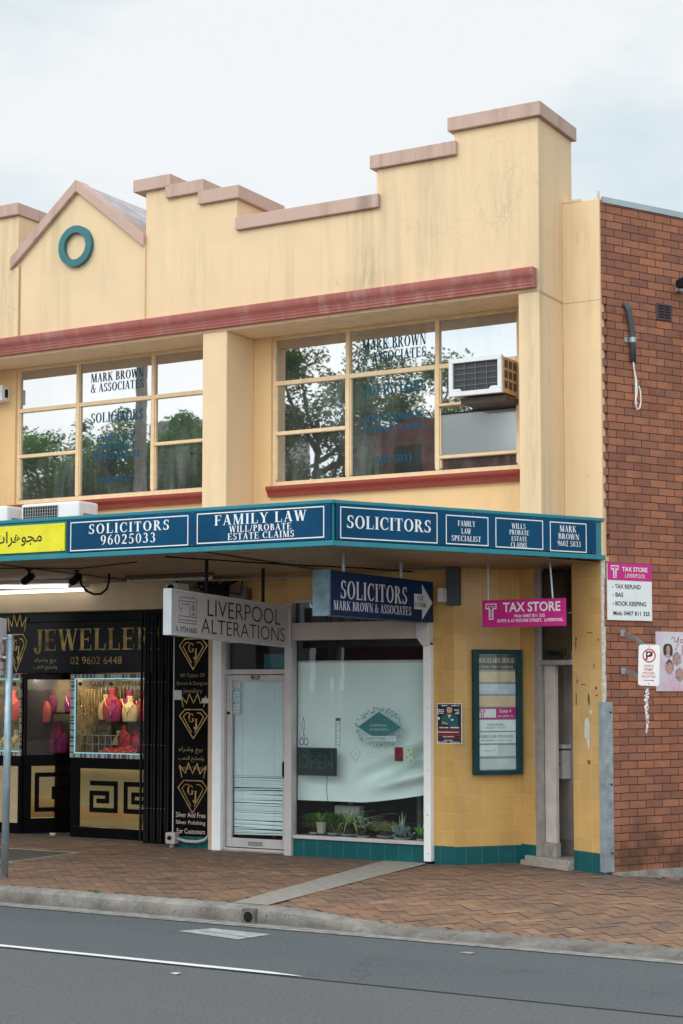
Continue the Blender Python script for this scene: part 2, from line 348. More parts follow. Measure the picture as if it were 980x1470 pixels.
_TX = {}
def text2d(s, font='sans', weight=0.0, track=1.0):
    """2D polygons of a line of text, normalised to a unit box; returns (polys with layer, width/height ratio)"""
    key = (s, font, weight, track)
    if key in _TX: return _TX[key]
    if font == 'serif':
        x = 0; P = []; k = 0
        for ch in s:
            q, wd = glyph(ch)
            for i, p in enumerate(q): P.append(([(a + x, b) for a, b in p], i % 12))
            x += wd + .05 * track
        vs = [v for p, _ in P for v in p]
        ylo, yhi = 0, 1
    else:
        c = bpy.data.curves.new('t', 'FONT'); c.body = s; c.offset = weight; c.space_character = track; c.resolution_u = 3
        o = bpy.data.objects.new('t', c); COL.objects.link(o)
        me = bpy.data.meshes.new_from_object(o.evaluated_get(bpy.context.evaluated_depsgraph_get()))
        co = [v.co for v in me.vertices]
        P = [([(co[i].x, co[i].y) for i in p.vertices], 0) for p in me.polygons]
        bpy.data.objects.remove(o); bpy.data.curves.remove(c); bpy.data.meshes.remove(me)
        vs = [v for p, _ in P for v in p]
        ylo = min(v[1] for v in vs); yhi = max(v[1] for v in vs)
    xlo = min(v[0] for v in vs); xhi = max(v[0] for v in vs)
    W, H = xhi - xlo, yhi - ylo
    r = [([((a - xlo) / W, (b - ylo) / H) for a, b in p], z) for p, z in P]
    _TX[key] = (r, W / H); return _TX[key]

class Panel:
    """flat drawing surface on a real plane: origin P (world), r to the right, u up, n towards the viewer; units metres"""
    def __init__(s, P, r, u=UP, lift=.0015):
        s.P = Vector(P); s.r = Vector(r).normalized(); s.u = Vector(u).normalized(); s.n = s.r.cross(s.u); s.lift = lift; s.m = MB()
    def pt(s, x, y, k=0): return s.P + s.r * x + s.u * y + s.n * (s.lift + k * .00012)
    def poly(s, pts, k=0): s.m.quad(*[s.pt(x, y, k) for x, y in pts]); return s
    def rect(s, x0, x1, y0, y1, k=0): return s.poly([(x0, y0), (x1, y0), (x1, y1), (x0, y1)], k)
    def text(s, t, x0, x1, y0, y1, font='sans', weight=0.0, track=1.0, keep=False):
        if font == 'ser': font = 'serif'
        polys, ra = text2d(t, font, weight, track)
        if keep:
            wd = (y1 - y0) * ra
            if wd < x1 - x0: c = (x0 + x1) / 2; x0, x1 = c - wd/2, c + wd/2
        for p, z in polys: s.poly([(x0 + a*(x1 - x0), y0 + b*(y1 - y0)) for a, b in p], z)
        return s
    def frame(s, x0, x1, y0, y1, t):
        s.rect(x0, x1, y0, y0+t); s.rect(x0, x1, y1-t, y1); s.rect(x0, x0+t, y0+t, y1-t); s.rect(x1-t, x1, y0+t, y1-t); return s
    def stroke(s, pts, wd, k=0, closed=False):
        if closed: pts = list(pts) + [pts[0]]
        for i, ((ax, ay), (bx, by)) in enumerate(zip(pts, pts[1:])):
            d = sqrt((bx-ax)**2 + (by-ay)**2) or 1e-6; nx, ny = -(by-ay)/d*wd/2, (bx-ax)/d*wd/2; ex, ey = (bx-ax)/d*wd*.4, (by-ay)/d*wd*.4
            s.poly([(ax-nx-ex, ay-ny-ey), (bx-nx+ex, by-ny+ey), (bx+nx+ex, by+ny+ey), (ax+nx-ex, ay+ny-ey)], k + i % 5)
        return s
    def disc(s, cx, cy, rx, ry=None, k=0, n=20):
        ry = ry or rx; return s.poly([(cx + rx*cos(2*pi*i/n), cy + ry*sin(2*pi*i/n)) for i in range(n)], k)
    def annulus(s, cx, cy, r0, r1, n=28, k=0, sy=1):
        for i in range(n):
            a, b = 2*pi*i/n, 2*pi*(i+1)/n
            s.poly([(cx+r0*cos(a), cy+r0*sin(a)*sy), (cx+r1*cos(a), cy+r1*sin(a)*sy), (cx+r1*cos(b), cy+r1*sin(b)*sy), (cx+r0*cos(b), cy+r0*sin(b)*sy)], k)
        return s
    def done(s, mat, root, name='lettering'): return s.m.build(name, mat, root)

# ------------------------------------------------------------------ materials
CREAM = (.80, .595, .37); CREAM2 = (.86, .63, .385)
BRK1 = (.47, .19, .105); BRK2 = (.285, .122, .085)
m_wall = render_mat('cream_render', CREAM, (.42, .355, .215), .65, [(-2.5, 6.72, .22, .55, .95), (-2.45, 6.55, .6, .22, .7), (-1.75, 7.2, .35, .9, .55), (-.85, 7.25, .35, .8, .6), (-.52, 4.9, .10, 1.5, .8), (-4.9, 6.9, .4, .9, .45), (-6.3, 7.2, .35, .6, .4), (-7.9, 7.1, .25, .9, .6)])
m_wall2 = render_mat('ochre_render', CREAM2, (.45, .36, .20), .4, [(-.2, 6.95, .14, .35, .75)])
m_rec = render_mat('recess_render', (.80, .55, .28), (.42, .33, .18), .25)
m_cope = render_mat('pinkish_coping', (.55, .385, .315), (.20, .145, .12), .8)
m_slate = plain('grey_roof_sheet', (.42, .38, .38), .7, .3, 5, bump=.3)
m_corn = render_mat('red_cornice_paint', (.36, .115, .095), (.55, .42, .38), .5)
m_sill = render_mat('red_sill_paint', (.30, .062, .045), (.15, .04, .03), .35)
m_frame = plain('cream_frame_paint', (.80, .60, .36), .45, .1, 9)
m_win = glass_mat('reflective_office_glass', .46, (.05, .055, .06), rough=.012, see=0.0, dark=(.055, .06, .058), dust=.30)
m_frost = glass_mat('frosted_office_glass', .30, (.05, .05, .05), rough=.12, see=0.0, dark=(.28, .34, .35))
m_shopg = glass_mat('shop_glass', .035, (.90, .965, .96))
m_brick = brick_mat('red_brown_brick')
m_ytile = tile_mat('yellow_wall_tile', (.66, .40, .13), (.66, .48, .26), (1, 0, 0), .215, .2, (.0, .03), .25)
T1 = Vector((-1.225 + 1.80, .72 - .05, 0)).normalized()
m_ytile2 = tile_mat('yellow_wall_tile_return', (.66, .40, .13), (.66, .48, .26), tuple(T1), .2, .2, (.0, .03), .25)
m_ytile3 = tile_mat('yellow_wall_tile_pier', (.70, .43, .15), (.70, .52, .28), tuple(XB), .2, .2, (.0, .03), .25, .2)
m_ttile = tile_mat('teal_base_tile', (.008, .105, .115), (.06, .2, .2), (1, 0, 0), .18, .3, (0, .08), .18)
m_ttile2 = tile_mat('teal_base_tile_return', (.008, .105, .115), (.06, .2, .2), tuple(T1), .2, .3, (0, .08), .18)
m_ttile3 = tile_mat('teal_base_tile_pier', (.008, .105, .115), (.06, .2, .2), tuple(XB), .2, .3, (0, .08), .18)
m_fasc = render_mat('teal_fascia_paint', (.030, .225, .275), (.12, .24, .26), .9); m_fasc.node_tree.nodes['Principled BSDF'].inputs['Roughness'].default_value = .5
m_blue = plain('navy_sign_panel', (.004, .060, .135), .5, .28, 1.4, spec=.12)
m_blue2 = plain('dark_navy_sign', (.003, .022, .075), .4, .3, 1, spec=.15)
m_white = plain('white_vinyl', (.82, .84, .84), .45, .05)
m_wpaint = plain('white_paint', (.62, .60, .60), .5, .12, 4)
m_alu = plain('grey_white_aluminium', (.50, .47, .47), .42, .1, 5)
m_black = plain('black_gloss_panel', (.004, .004, .005), .10, .3, 3, spec=.10)
m_blackm = plain('black_matt', (.010, .010, .011), .6, .3, 8, spec=.2)
m_gold = plain('gold_foil', (.52, .34, .13), .32, .5, 9, metal=1)
m_goldp = plain('pale_gold_vinyl', (.50, .38, .22), .5, .1, 20)
m_mirror = plain('gold_mirror_panel', (.75, .56, .25), .06, .1, 3, metal=1)
m_yell = plain('yellow_sign', (.80, .72, .02), .5, .1, 4)
m_pink = plain('magenta_sign', (.58, .012, .22), .4, .06, 3)
m_navytxt = plain('dark_blue_vinyl', (.012, .10, .18), .5, .05, spec=.1)
m_blk = plain('black_vinyl', (.012, .012, .014), .5, .1)
m_red = plain('red_vinyl', (.55, .02, .03), .5, .05)
m_galv = plain('galvanised_steel', (.36, .42, .45), .38, .3, 7, metal=.55)
m_teal = plain('dark_teal_metal', (.005, .045, .055), .4, .2, 4, spec=.25)
m_grey = plain('grey_plastic', (.22, .22, .22), .5, .1)
m_acw = plain('white_appliance_plastic', (.74, .75, .76), .4, .05)
m_acb = plain('beige_appliance_metal', (.55, .40, .27), .5, .15)
m_soff = None
def soffit_mat():
    k = NT('timber_soffit'); p = k.p; p.inputs['Roughness'].default_value = .6
    wv = k.add('TexBrick', offset=.3); wv.inputs['Scale'].default_value = 1; wv.inputs['Brick Width'].default_value = 3.1; wv.inputs['Row Height'].default_value = .11; wv.inputs['Mortar Size'].default_value = .010
    wv.inputs['Color1'].default_value = (.44, .31, .19, 1); wv.inputs['Color2'].default_value = (.33, .23, .14, 1); wv.inputs['Mortar'].default_value = (.06, .04, .025, 1)
    k.lk(k.tc.outputs['Object'], wv.inputs['Vector'])
    c = k.mix(k.ramp(k.noise(1.6, 5), [(.4, 0.), (.75, .6)]), wv.outputs['Color'], (.2, .13, .08))
    k.lk(c, p.inputs['Base Color']); k.lk(k.bump(wv.outputs['Fac'], -.8, .01), p.inputs['Normal']); return k.m
m_soff = soffit_mat()
m_conc = plain('kerb_concrete', (.27, .255, .235), .9, .35, 7, bump=.8)
m_strip = plain('channel_concrete', (.30, .275, .24), .85, .16, 9, bump=.4)
m_tube = emit_mat('lit_tube', (1, .95, .85), 4)
m_tubeoff = plain('unlit_tube', (.5, .46, .4), .3, .05)
m_led = emit_mat('cyan_led', (.35, .85, .95), .75)
m_warm = emit_mat('warm_display_light', (1, .82, .58), 34)
m_dark = plain('dark_room', (.05, .05, .055), .9, .2, 2)
m_blind = plain('white_roller_blind', (.80, .90, .88), .8, .04, 1.4)
m_slatb = plain('white_venetian_slat', (.78, .86, .88), .5, .06, 2)

# ------------------------------------------------------------------ ground, road, kerb, footpath
def gz(x, y):
    """footpath level: falls to the dropped kerb on the right and along the brick side wall"""
    s = min(1, max(0, (x + 1.6) / 1.3)); s = s*s*(3 - 2*s)
    t = min(1, max(0, (-2.6 - y) / 1.35)); z = -.085 * s * t
    b = Vector((x, y, 0)); al = b.dot(YB); ac = b.dot(XB)
    if ac > -.2:
        q = min(1, max(0, (ac + .2) / .3)); z -= .115 * q * max(0, min(al, 3.0))
    return z
g = MB(); g.quad((-900, -900, -.60), (900, -900, -.60), (900, 900, -.60), (-900, 900, -.60))
tag(g.build('ground', plain('distant_earth', (.12, .11, .09), .95), loc=(0, 0, -.6)), kind='structure')

def asphalt(name, col, grain):
    k = NT(name); p = k.p; p.inputs['Roughness'].default_value = .82; p.inputs['Specular IOR Level'].default_value = .35
    c = k.mix(k.ramp(k.noise(60, 5, .95), [(.36, 0.), (.64, 1.)]), tuple(x * (1 - grain*1.25) for x in col), tuple(x * (1 + grain*1.35) for x in col))
    c = k.mix(k.ramp(k.noise(.7, 5, .6, stretch=(.35, 1.2, 1)), [(.35, 0.), (.75, .5)]), c, tuple(x * .66 for x in col))
    c = k.mix(k.ramp(k.noise(28, 5, .85), [(.40, 0.), (.62, .55)]), c, tuple(x * .55 for x in col))
    c = k.mix(k.ramp(k.noise(33, 5, .85, stretch=(1, 1, 1.3)), [(.45, 0.), (.66, .5)]), c, tuple(x * 1.6 for x in col))
    c = k.mix(k.ramp(k.noise(55, 2, .5), [(.69, 0.), (.73, .5)]), c, tuple(x * 2.0 for x in col))
    c = k.mix(k.ramp(k.noise(38, 2, .5), [(.27, .5), (.31, 0.)]), c, tuple(x * .4 for x in col))
    c = k.mix(k.ramp(k.noise(1.1, 4, .6), [(.64, 0.), (.74, .45)]), c, tuple(x * .5 for x in col))
    vor = k.add('TexVoronoi', feature='DISTANCE_TO_EDGE', Scale=.38); wv = k.add('TexNoise', Scale=2.0, Detail=6.0); k.lk(k.tc.outputs['Object'], wv.inputs['Vector'])
    wa = k.add('VectorMath', operation='ADD'); k.lk(wv.outputs['Color'], wa.inputs[1]); k.lk(k.tc.outputs['Object'], wa.inputs[0]); k.lk(wa.outputs[0], vor.inputs['Vector'])
    c = k.mix(k.mix(1., k.ramp(vor.outputs['Distance'], [(.0, .4), (.006, 0.)]), k.ramp(k.noise(.5, 2), [(.50, 0.), (.58, 1.)]), 'MULTIPLY'), c, tuple(x * .3 for x in col))
    k.lk(c, p.inputs['Base Color']); k.lk(k.bump(k.noise(160, 4, .7), .5, .005, k.bump(k.noise(30, 4, .8), .5, .01)), p.inputs['Normal']); return k.m
RZ = -.15
r = MB(); r.quad((-60, -13.4, RZ), (60, -13.4, RZ), (60, -6.27, RZ), (-60, -6.27, RZ))
tag(r.build('road', asphalt('worn_asphalt', (.120, .121, .126), .5), loc=(0, -9, RZ)), kind='structure')
r = MB(); r.quad((-60, -6.27, RZ), (60, -6.27, RZ), (60, -4.27, RZ), (-60, -4.27, RZ))
tag(r.build('road_parking_lane', asphalt('grey_asphalt', (.104, .116, .122), .46), loc=(0, -5, RZ)), kind='structure')
r = MB(); r.quad((-40, -6.30, RZ+.004), (40, -6.30, RZ+.004), (40, -6.275, RZ+.004), (-40, -6.275, RZ+.004))
tag(r.build('road_seam', plain('bitumen_seam', (.025, .025, .027), .7), loc=(0, -6.3, RZ)), kind='structure')
r = MB()
xs = [-40.3 + .5*i for i in range(81)]
for a, b in zip(xs, xs[1:]):
    r.quad((a, -6.27 + random.uniform(-.004, .004), RZ+.008), (b, -6.27 + random.uniform(-.004, .004), RZ+.008), (b, -6.19, RZ+.008), (a, -6.19, RZ+.008))
r.quad((-.3, -6.268, RZ+.008), (.04, -6.25, RZ+.008), (-.06, -6.225, RZ+.008), (-.3, -6.19, RZ+.008))
def linemat():
    k = NT('road_paint'); p = k.p; p.inputs['Roughness'].default_value = .7
    c = k.mix(k.ramp(k.noise(30, 5, .8), [(.56, 0.), (.7, .8)]), (.72, .73, .74), (.2, .2, .21)); k.lk(c, p.inputs['Base Color']); return k.m
m_line = linemat()
tag(r.build('road_line', m_line, loc=(0, -6.2, RZ)), kind='structure')

# kerb and gutter: swept section, dropping to a layback right of the drain outlet
def kz(x):
    s = min(1, max(0, (x + 1.55) / 1.25)); return -.088 * (s*s*(3-2*s))
kb = MB(); gut = MB()
xs = [-30 + 1.0*i for i in range(26)] + [-4 + .1*i for i in range(1, 60)] + [2 + i for i in range(1, 25)]
prev = None
for x in xs:
    z0 = kz(x); s = -z0 / .088; j = random.uniform(-.004, .004)
    f = [(-3.93, gz(x, -3.93) + .003), (-4.00, z0 + .002), (-4.045, z0 - .012), (-4.068 - .03*s, z0 - .034 + .012*s), (-4.085 - .05*s, RZ + .012), (-4.10 - .05*s, RZ + .006), (-4.30, RZ + .0045 + .002)]
    ring = [(x, y + j*(i > 0), z) for i, (y, z) in enumerate(f)]
    if prev:
        for i in range(len(ring) - 1): (gut if i == len(ring) - 2 else kb).quad(prev[i], prev[i+1], ring[i+1], ring[i])
    prev = ring
def kerbmat():
    k = NT('weathered_kerb'); p = k.p; p.inputs['Roughness'].default_value = .9; p.inputs['Specular IOR Level'].default_value = .2
    c = k.mix(k.ramp(k.noise(3.5, 6, .75), [(.3, 0.), (.7, 1.)]), (.15, .135, .12), (.40, .375, .34))
    c = k.mix(k.ramp(k.noise(70, 3, .8), [(.5, 0.), (.72, .6)]), c, (.11, .10, .09))
    c = k.mix(k.ramp(k.noise(7, 5, .7), [(.60, 0.), (.68, .75)]), c, (.06, .055, .048))
    z = k.add('SeparateXYZ'); k.lk(k.tc.outputs['Object'], z.inputs[0]); zm = k.add('MapRange'); k.lk(z.outputs['Z'], zm.inputs[0]); zm.inputs[1].default_value = .11; zm.inputs[2].default_value = .02
    c = k.mix(k.mix(1., zm.outputs[0], k.ramp(k.noise(5, 5, .7, stretch=(.4, 1, 1)), [(.3, .15), (.65, .75)]), 'MULTIPLY'), c, (.085, .077, .068))
    k.lk(c, p.inputs['Base Color']); k.lk(k.bump(k.noise(45, 4, .8), .9, .012), p.inputs['Normal']); return k.m
tag(kb.build('kerb', kerbmat(), loc=(0, -4, RZ), smooth=False), kind='structure')
tag(gut.build('gutter', plain('gutter_concrete', (.25, .235, .215), .9, .4, 9, bump=.8), loc=(0, -4.2, RZ)), kind='structure')
# footpath bedding + herringbone pavers
PW = .115
bd = MB()
gx = [-14 + .5*i for i in range(57)]; gy = [-3.93 + .331*i for i in range(27)]
for a, b in zip(gx, gx[1:]):
    for c, d in zip(gy, gy[1:]): bd.quad((a, c, gz(a, c) - .006), (b, c, gz(b, c) - .006), (b, d, gz(b, d) - .006), (a, d, gz(a, d) - .006))
tag(bd.build('footpath_bedding', plain('sand_joint', (.085, .062, .048), .95, .3, 20), loc=(0, 0, 0)), kind='structure')
STL = [(-2.13, -3.93), (-1.75, -3.93), (-2.13, .05), (-2.70, .05)]
def in_strip(x, y):
    t = (y + 3.93) / 3.98; return -2.13 + t * (-.57) - .0 < x < -1.75 + t * (-.38)
def in_grate(x, y): return -9.5 < x < -6.35 + (y + .6)*.0 and -2.15 < y < -1.0
pv = MB(); tint = []
g_ = .0027
for i in range(-130, 130):
    for j in range(-130, 130):
        k = (i - j) % 4
        if k == 0: a, b, c, d = i, j, i + 2, j + 1
        elif k == 3: a, b, c, d = i, j, i + 1, j + 2
        else: continue
        P = []
        for (u, v) in ((a*PW + g_, b*PW + g_), (c*PW - g_, b*PW + g_), (c*PW - g_, d*PW - g_), (a*PW + g_, d*PW - g_)):
            P.append(((u - v) * .70711 - 3.0, (u + v) * .70711 - 1.0))
        cx = sum(p[0] for p in P)/4; cy = sum(p[1] for p in P)/4
        if not (-12.5 < cx < 7 and cy < 3.6): continue
        if cy < -4.05: continue
        if cy > 1.2 and Vector((cx, cy, 0)).dot(XB) < .0: continue
        if in_grate(cx, cy): continue
        if in_strip(cx, cy) and in_strip(*P[0]) and in_strip(*P[2]): continue
        P = [(x, max(y, -3.932)) for x, y in P]
        dz = random.uniform(-.0025, .0025)
        pv.quad(*[(x, y, gz(x, y) + dz) for x, y in P])
        t = random.random(); tint.append(t)
k = NT('clay_paver'); p = k.p; p.inputs['Roughness'].default_value = .8; p.inputs['Specular IOR Level'].default_value = .3
at = k.add('Attribute', attribute_name='paver_tint')
c = k.ramp(at.outputs['Fac'], [(0., (.18, .115, .085)), (.12, (.235, .142, .095)), (.5, (.28, .158, .096)), (.88, (.305, .172, .102)), (1., (.36, .22, .135))])
c = k.mix(k.ramp(k.noise(.8, 6, .7), [(.42, 0.), (.64, .55)]), c, (.13, .098, .08))
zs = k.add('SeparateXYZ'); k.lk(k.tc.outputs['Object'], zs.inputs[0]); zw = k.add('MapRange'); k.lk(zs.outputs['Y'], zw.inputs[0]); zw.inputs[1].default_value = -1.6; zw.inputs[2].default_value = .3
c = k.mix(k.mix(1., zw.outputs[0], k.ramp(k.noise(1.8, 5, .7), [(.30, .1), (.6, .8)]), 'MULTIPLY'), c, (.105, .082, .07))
c = k.mix(k.ramp(k.noise(45, 4, .7), [(.4, 0.), (.8, .45)]), c, (.13, .09, .07))
c = k.mix(k.ramp(k.noise(13, 3, .5), [(.735, 0.), (.75, .55)]), c, (.05, .045, .04))
k.lk(c, p.inputs['Base Color']); k.lk(k.bump(k.noise(60, 4, .7), .4, .004), p.inputs['Normal'])
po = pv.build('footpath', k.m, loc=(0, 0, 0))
al = po.data.attributes.new('paver_tint', 'FLOAT', 'FACE')
for i, t in enumerate(tint): al.data[i].value = t
tag(po, kind='structure')
q = MB(); n = 14
for i in range(n):
    t0, t1 = i/n, (i+1)/n
    e = lambda t: (-2.13 - .57*t, -1.75 - .38*t, -3.93 + 3.98*t)
    a, b = e(t0), e(t1)
    q.quad((a[0], a[2], gz(a[0], a[2]) + .006), (a[1], a[2], gz(a[1], a[2]) + .006), (b[1], b[2], gz(b[1], b[2]) + .006), (b[0], b[2], gz(b[0], b[2]) + .006))
tag(q.build('footpath_channel_strip', m_strip, loc=(-2.2, -2, 0)), kind='structure')
# opposite footpath and kerb (where the camera stands)
q = MB(); q.box(-60, 60, -21, -13.4, -.55, .0); tag(q.build('footpath', m_strip, loc=(0, -17, -.55)), kind='structure')
# utility covers, drain
dr = thing('kerb_drain_outlet', (-1.83, -4.1, RZ), 'black stormwater pipe mouth set in the kerb below the concrete strip', 'drain')
a = MB(); a.prism([(-1.915, -.142), (-1.77, -.142), (-1.775, -.016), (-1.91, -.016)], 'y', -4.112, -4.05); a.build('surround', plain('dark_wet_concrete', (.13, .12, .105), .9, .4, 20), dr)
a = MB(); a.tube([(-1.84, -4.117, -.088), (-1.84, -4.113, -.088)], .052, 20); a.build('pipe_mouth', m_blackm, dr)
a = MB()
for i in range(20):
    t0, t1 = 2*pi*i/20, 2*pi*(i+1)/20
    a.quad(*[(-1.84 + r*cos(t), -4.1185, -.088 + r*sin(t)) for r, t in ((.050, t0), (.060, t0), (.060, t1), (.050, t1))])
a.build('pipe_rim', plain('pale_pipe_rim', (.16, .145, .13), .8), dr)
q = MB(); q.quad((-1.30, -4.575, RZ+.005), (-1.95, -4.52, RZ+.005), (-2.12, -4.81, RZ+.005), (-1.40, -4.96, RZ+.005))
uc = thing('utility_cover', (-1.7, -4.7, RZ), 'pale concrete patch set in the road beside the kerb drain', 'cover')
q.build('slab', plain('pale_patch', (.36, .355, .35), .85, .3, 9, bump=.4), uc)
q = MB(); q.quad((-1.36, -4.83, RZ+.009), (-2.0, -4.68, RZ+.009), (-2.003, -4.688, RZ+.009), (-1.363, -4.839, RZ+.009)); q.build('joint', m_blackm, uc)
gr = MB(); gr.quad((-9.5, -2.15, .002), (-6.35, -2.15, .002), (-6.35, -1.0, .002), (-9.5, -1.0, .002))
k = NT('grate_steel'); p = k.p; ck = k.add('TexChecker', Scale=55.0); k.lk(k.map(), ck.inputs['Vector']); ck.inputs['Color1'].default_value = (.10, .085, .075, 1); ck.inputs['Color2'].default_value = (.045, .04, .036, 1)
k.lk(ck.outputs[0], p.inputs['Base Color']); k.lk(k.bump(ck.outputs['Fac'], .8, .004), p.inputs['Normal']); p.inputs['Roughness'].default_value = .6
gt = thing('pavement_grate', (-8, -1.6, 0), 'dark mesh grate flush with the pavers in front of the jewellery shop', 'grate')
gr.build('mesh_plate', k.m, gt)
q = MB(); q.box(-9.5, -6.31, -2.19, -2.15, -.01, .006); q.box(-6.35, -6.31, -2.15, -1.0, -.01, .006); q.box(-9.5, -6.31, -1.0, -.96, -.01, .006)
q.build('rim', m_strip, gt)

# ------------------------------------------------------------------ the building
XL = -13.0
bld = thing('shop_building', (0, 0, 0), 'two-storey cream shop and office building with stepped parapet and red brick side wall', 'building')
# parapet: one rendered wall with stepped top, front face y = -.64
FY, BY_ = -.64, .30
par = [(XL, 6.225), (-.42, 6.225), (-.42, 8.13), (-1.43, 8.13), (-1.43, 7.86), (-2.41, 7.86), (-2.41, 7.41), (-4.31, 7.41), (-4.31, 7.80), (-4.79, 7.80), (-4.79, 7.95), (-5.28, 7.95), (-5.28, 8.09), (-5.655, 8.09),
       (-5.655, 7.44), (-6.72, 8.25), (-7.70, 7.44), (-7.70, 8.085), (-8.6, 8.085), (-8.6, 7.9), (XL, 7.9)]
W = MB(); W.prism(par, 'y', FY, BY_); W.build('parapet_wall', m_wall, bld, bevel=.008)
gv = MB()
for gx_ in (-7.66, -5.685): gv.box(gx_ - .010, gx_ + .014, FY - .0015, FY + .02, 6.47, 7.42)
gv.build('joint_groove', plain('shadowed_joint', (.40, .29, .15), .9), bld)
for e_ in ((-7.785, -7.672, -.022, 7.40), (-5.674, -5.645, -.03, 7.42)):
    pl = MB(); pl.box(e_[0], e_[1], FY + e_[2], FY + .02, 6.47, e_[3]); pl.build('gable_edge_strip', m_wall, bld, bevel=.004)
# recessed wall with the two window openings, columns, right pillar and the set-back end wall
def wall_open(mb, x0, x1, z0, z1, y0, y1, holes):
    xs = sorted({x0, x1, *[h[0] for h in holes], *[h[1] for h in holes]})
    for a, b in zip(xs, xs[1:]):
        hs = [h for h in holes if h[0] <= a + 1e-6 and h[1] >= b - 1e-6]
        if hs: mb.box(a, b, y0, y1, z0, hs[0][2]); mb.box(a, b, y0, y1, hs[0][3], z1)
        else: mb.box(a, b, y0, y1, z0, z1)
W1 = (-8.225, -5.04); W2 = (-4.195, -.93); WZ = (4.40, 6.214)
W = MB(); wall_open(W, XL, -.669, 3.36, 6.222, -.05, .14, [(*W1, *WZ), (*W2, *WZ)]); W.build('recessed_wall', m_rec, bld)
for cx in (-9.10, -4.795):
    W = MB(); W.box(cx, cx + .35, FY, -.052, 3.62, 6.224); W.build('column', m_wall, bld, bevel=.012)
W = MB(); W.box(-.669, -.422, FY, .02, 3.62, 6.224); W.build('end_pillar', m_wall, bld, bevel=.010)
W = MB(); W.box(-.42, .018, 0, .26, 3.40, 7.33); W.box(-.40, -.20, -.004, .2, 7.33, 7.362); W.build('end_wall', m_wall2, bld, bevel=.005)
gv = MB(); gv.box(-.418, .016, -.0012, .01, 6.205, 6.211); gv.build('joint_groove', bpy.data.materials['shadowed_joint'], bld)
gv = MB(); gv.box(-.43, -.4188, FY + .006, -.004, 6.205, 6.211); gv.build('joint_groove', bpy.data.materials['shadowed_joint'], bld)
# copings
def coping(x0, x1, z, ret=False):
    c = MB(); c.box(x0, x1, FY - .055, BY_ + .05, z, z + .155); return c.build('coping', m_cope, bld, bevel=.006)
coping(-5.815, -5.255, 8.09); coping(-5.33, -4.765, 7.951); coping(-4.845, -4.255, 7.802); coping(-4.30, -2.36, 7.412); coping(-2.47, -1.385, 7.862); coping(-1.485, -.375, 8.132)
coping(-8.62, -7.67, 8.087); coping(XL, -8.58, 7.902)
# gable coping: two sloping slabs and the roof sheet behind
def slope_slab(x0, z0, x1, z1, y0, y1, t):
    dx, dz = x1 - x0, z1 - z0; l = sqrt(dx*dx + dz*dz); nx, nz = -dz/l*t, dx/l*t
    if nz < 0: nx, nz = -nx, -nz
    return [(x0, z0), (x1, z1), (x1 + nx, z1 + nz), (x0 + nx, z0 + nz)]
ap = (-6.72, 8.245); apt = (-6.72, 8.395)
c = MB(); c.prism([(-7.79, 7.37), ap, apt, (-7.79, 7.525)], 'y', FY - .06, FY + .16); c.build('gable_coping', m_cope, bld, bevel=.006)
c = MB(); c.prism([ap, (-5.648, 7.39), (-5.648, 7.545), apt], 'y', FY - .06, FY + .16); c.build('gable_coping', m_cope, bld, bevel=.006)
c = MB(); c.prism([(-7.70, 7.442), (-6.72, 8.252), (-6.72, 8.372), (-7.70, 7.565)], 'y', FY + .162, 1.6); c.prism([(-6.72, 8.252), (-5.66, 7.442), (-5.66, 7.54), (-6.72, 8.372)], 'y', FY + .162, 1.6)
c.build('gable_roof', m_slate, bld)
# ring ornament
rg = MB(); n = 40; RX, RZ_ = -6.725, 7.54
for i in range(n):
    a, b = 2*pi*i/n, 2*pi*(i+1)/n; y0, y1 = FY - .06, FY - .001
    p = lambda r, t, y: (RX + r*cos(t), y, RZ_ + r*sin(t))
    ro, ri = .262, .172
    rg.quad(p(ro, a, y0), p(ri, a, y0), p(ri, b, y0), p(ro, b, y0)); rg.quad(p(ro, a, y0), p(ro, b, y0), p(ro, b, y1), p(ro, a, y1)); rg.quad(p(ri, b, y0), p(ri, a, y0), p(ri, a, y1), p(ri, b, y1))
rg.build('ring_ornament', plain('teal_ornament_paint', (.02, .15, .17), .5, .15, 5), bld)
# cornice and sills (moulded sections)
def mould(name, x0, x1, y, z0, z1, d, mat, root=None):
    h = z1 - z0
    cyma = [(.62 + .36*(.5 - .5*cos(pi*t)) , .30 + .42*t) for t in [i/8 for i in range(9)]]
    sec = [(y, z0), (y - d*.50, z0), (y - d*.50, z0 + h*.13), (y - d*.56, z0 + h*.145), (y - d*.56, z0 + h*.28)] + [(y - d*a, z0 + h*b) for a, b in cyma] + [(y - d, z0 + h*.74), (y - d, z0 + h*.93), (y - d*.95, z1), (y, z1)]
    m = MB(); m.prism(sec, 'x', x0, x1); return m.build(name, mat, root or bld)
mould('cornice', XL, -7.665, FY - .001, 6.262, 6.472, .11, m_corn); mould('cornice', -7.663, -5.66, FY - .001, 6.262, 6.472, .112, m_corn); mould('cornice', -5.658, -.452, FY - .001, 6.262, 6.472, .11, m_corn)
mould('window_sill', -8.29, -4.90, -.048, 4.258, 4.385, .11, m_sill); mould('window_sill', -4.205, -.905, -.048, 4.268, 4.392, .11, m_sill)
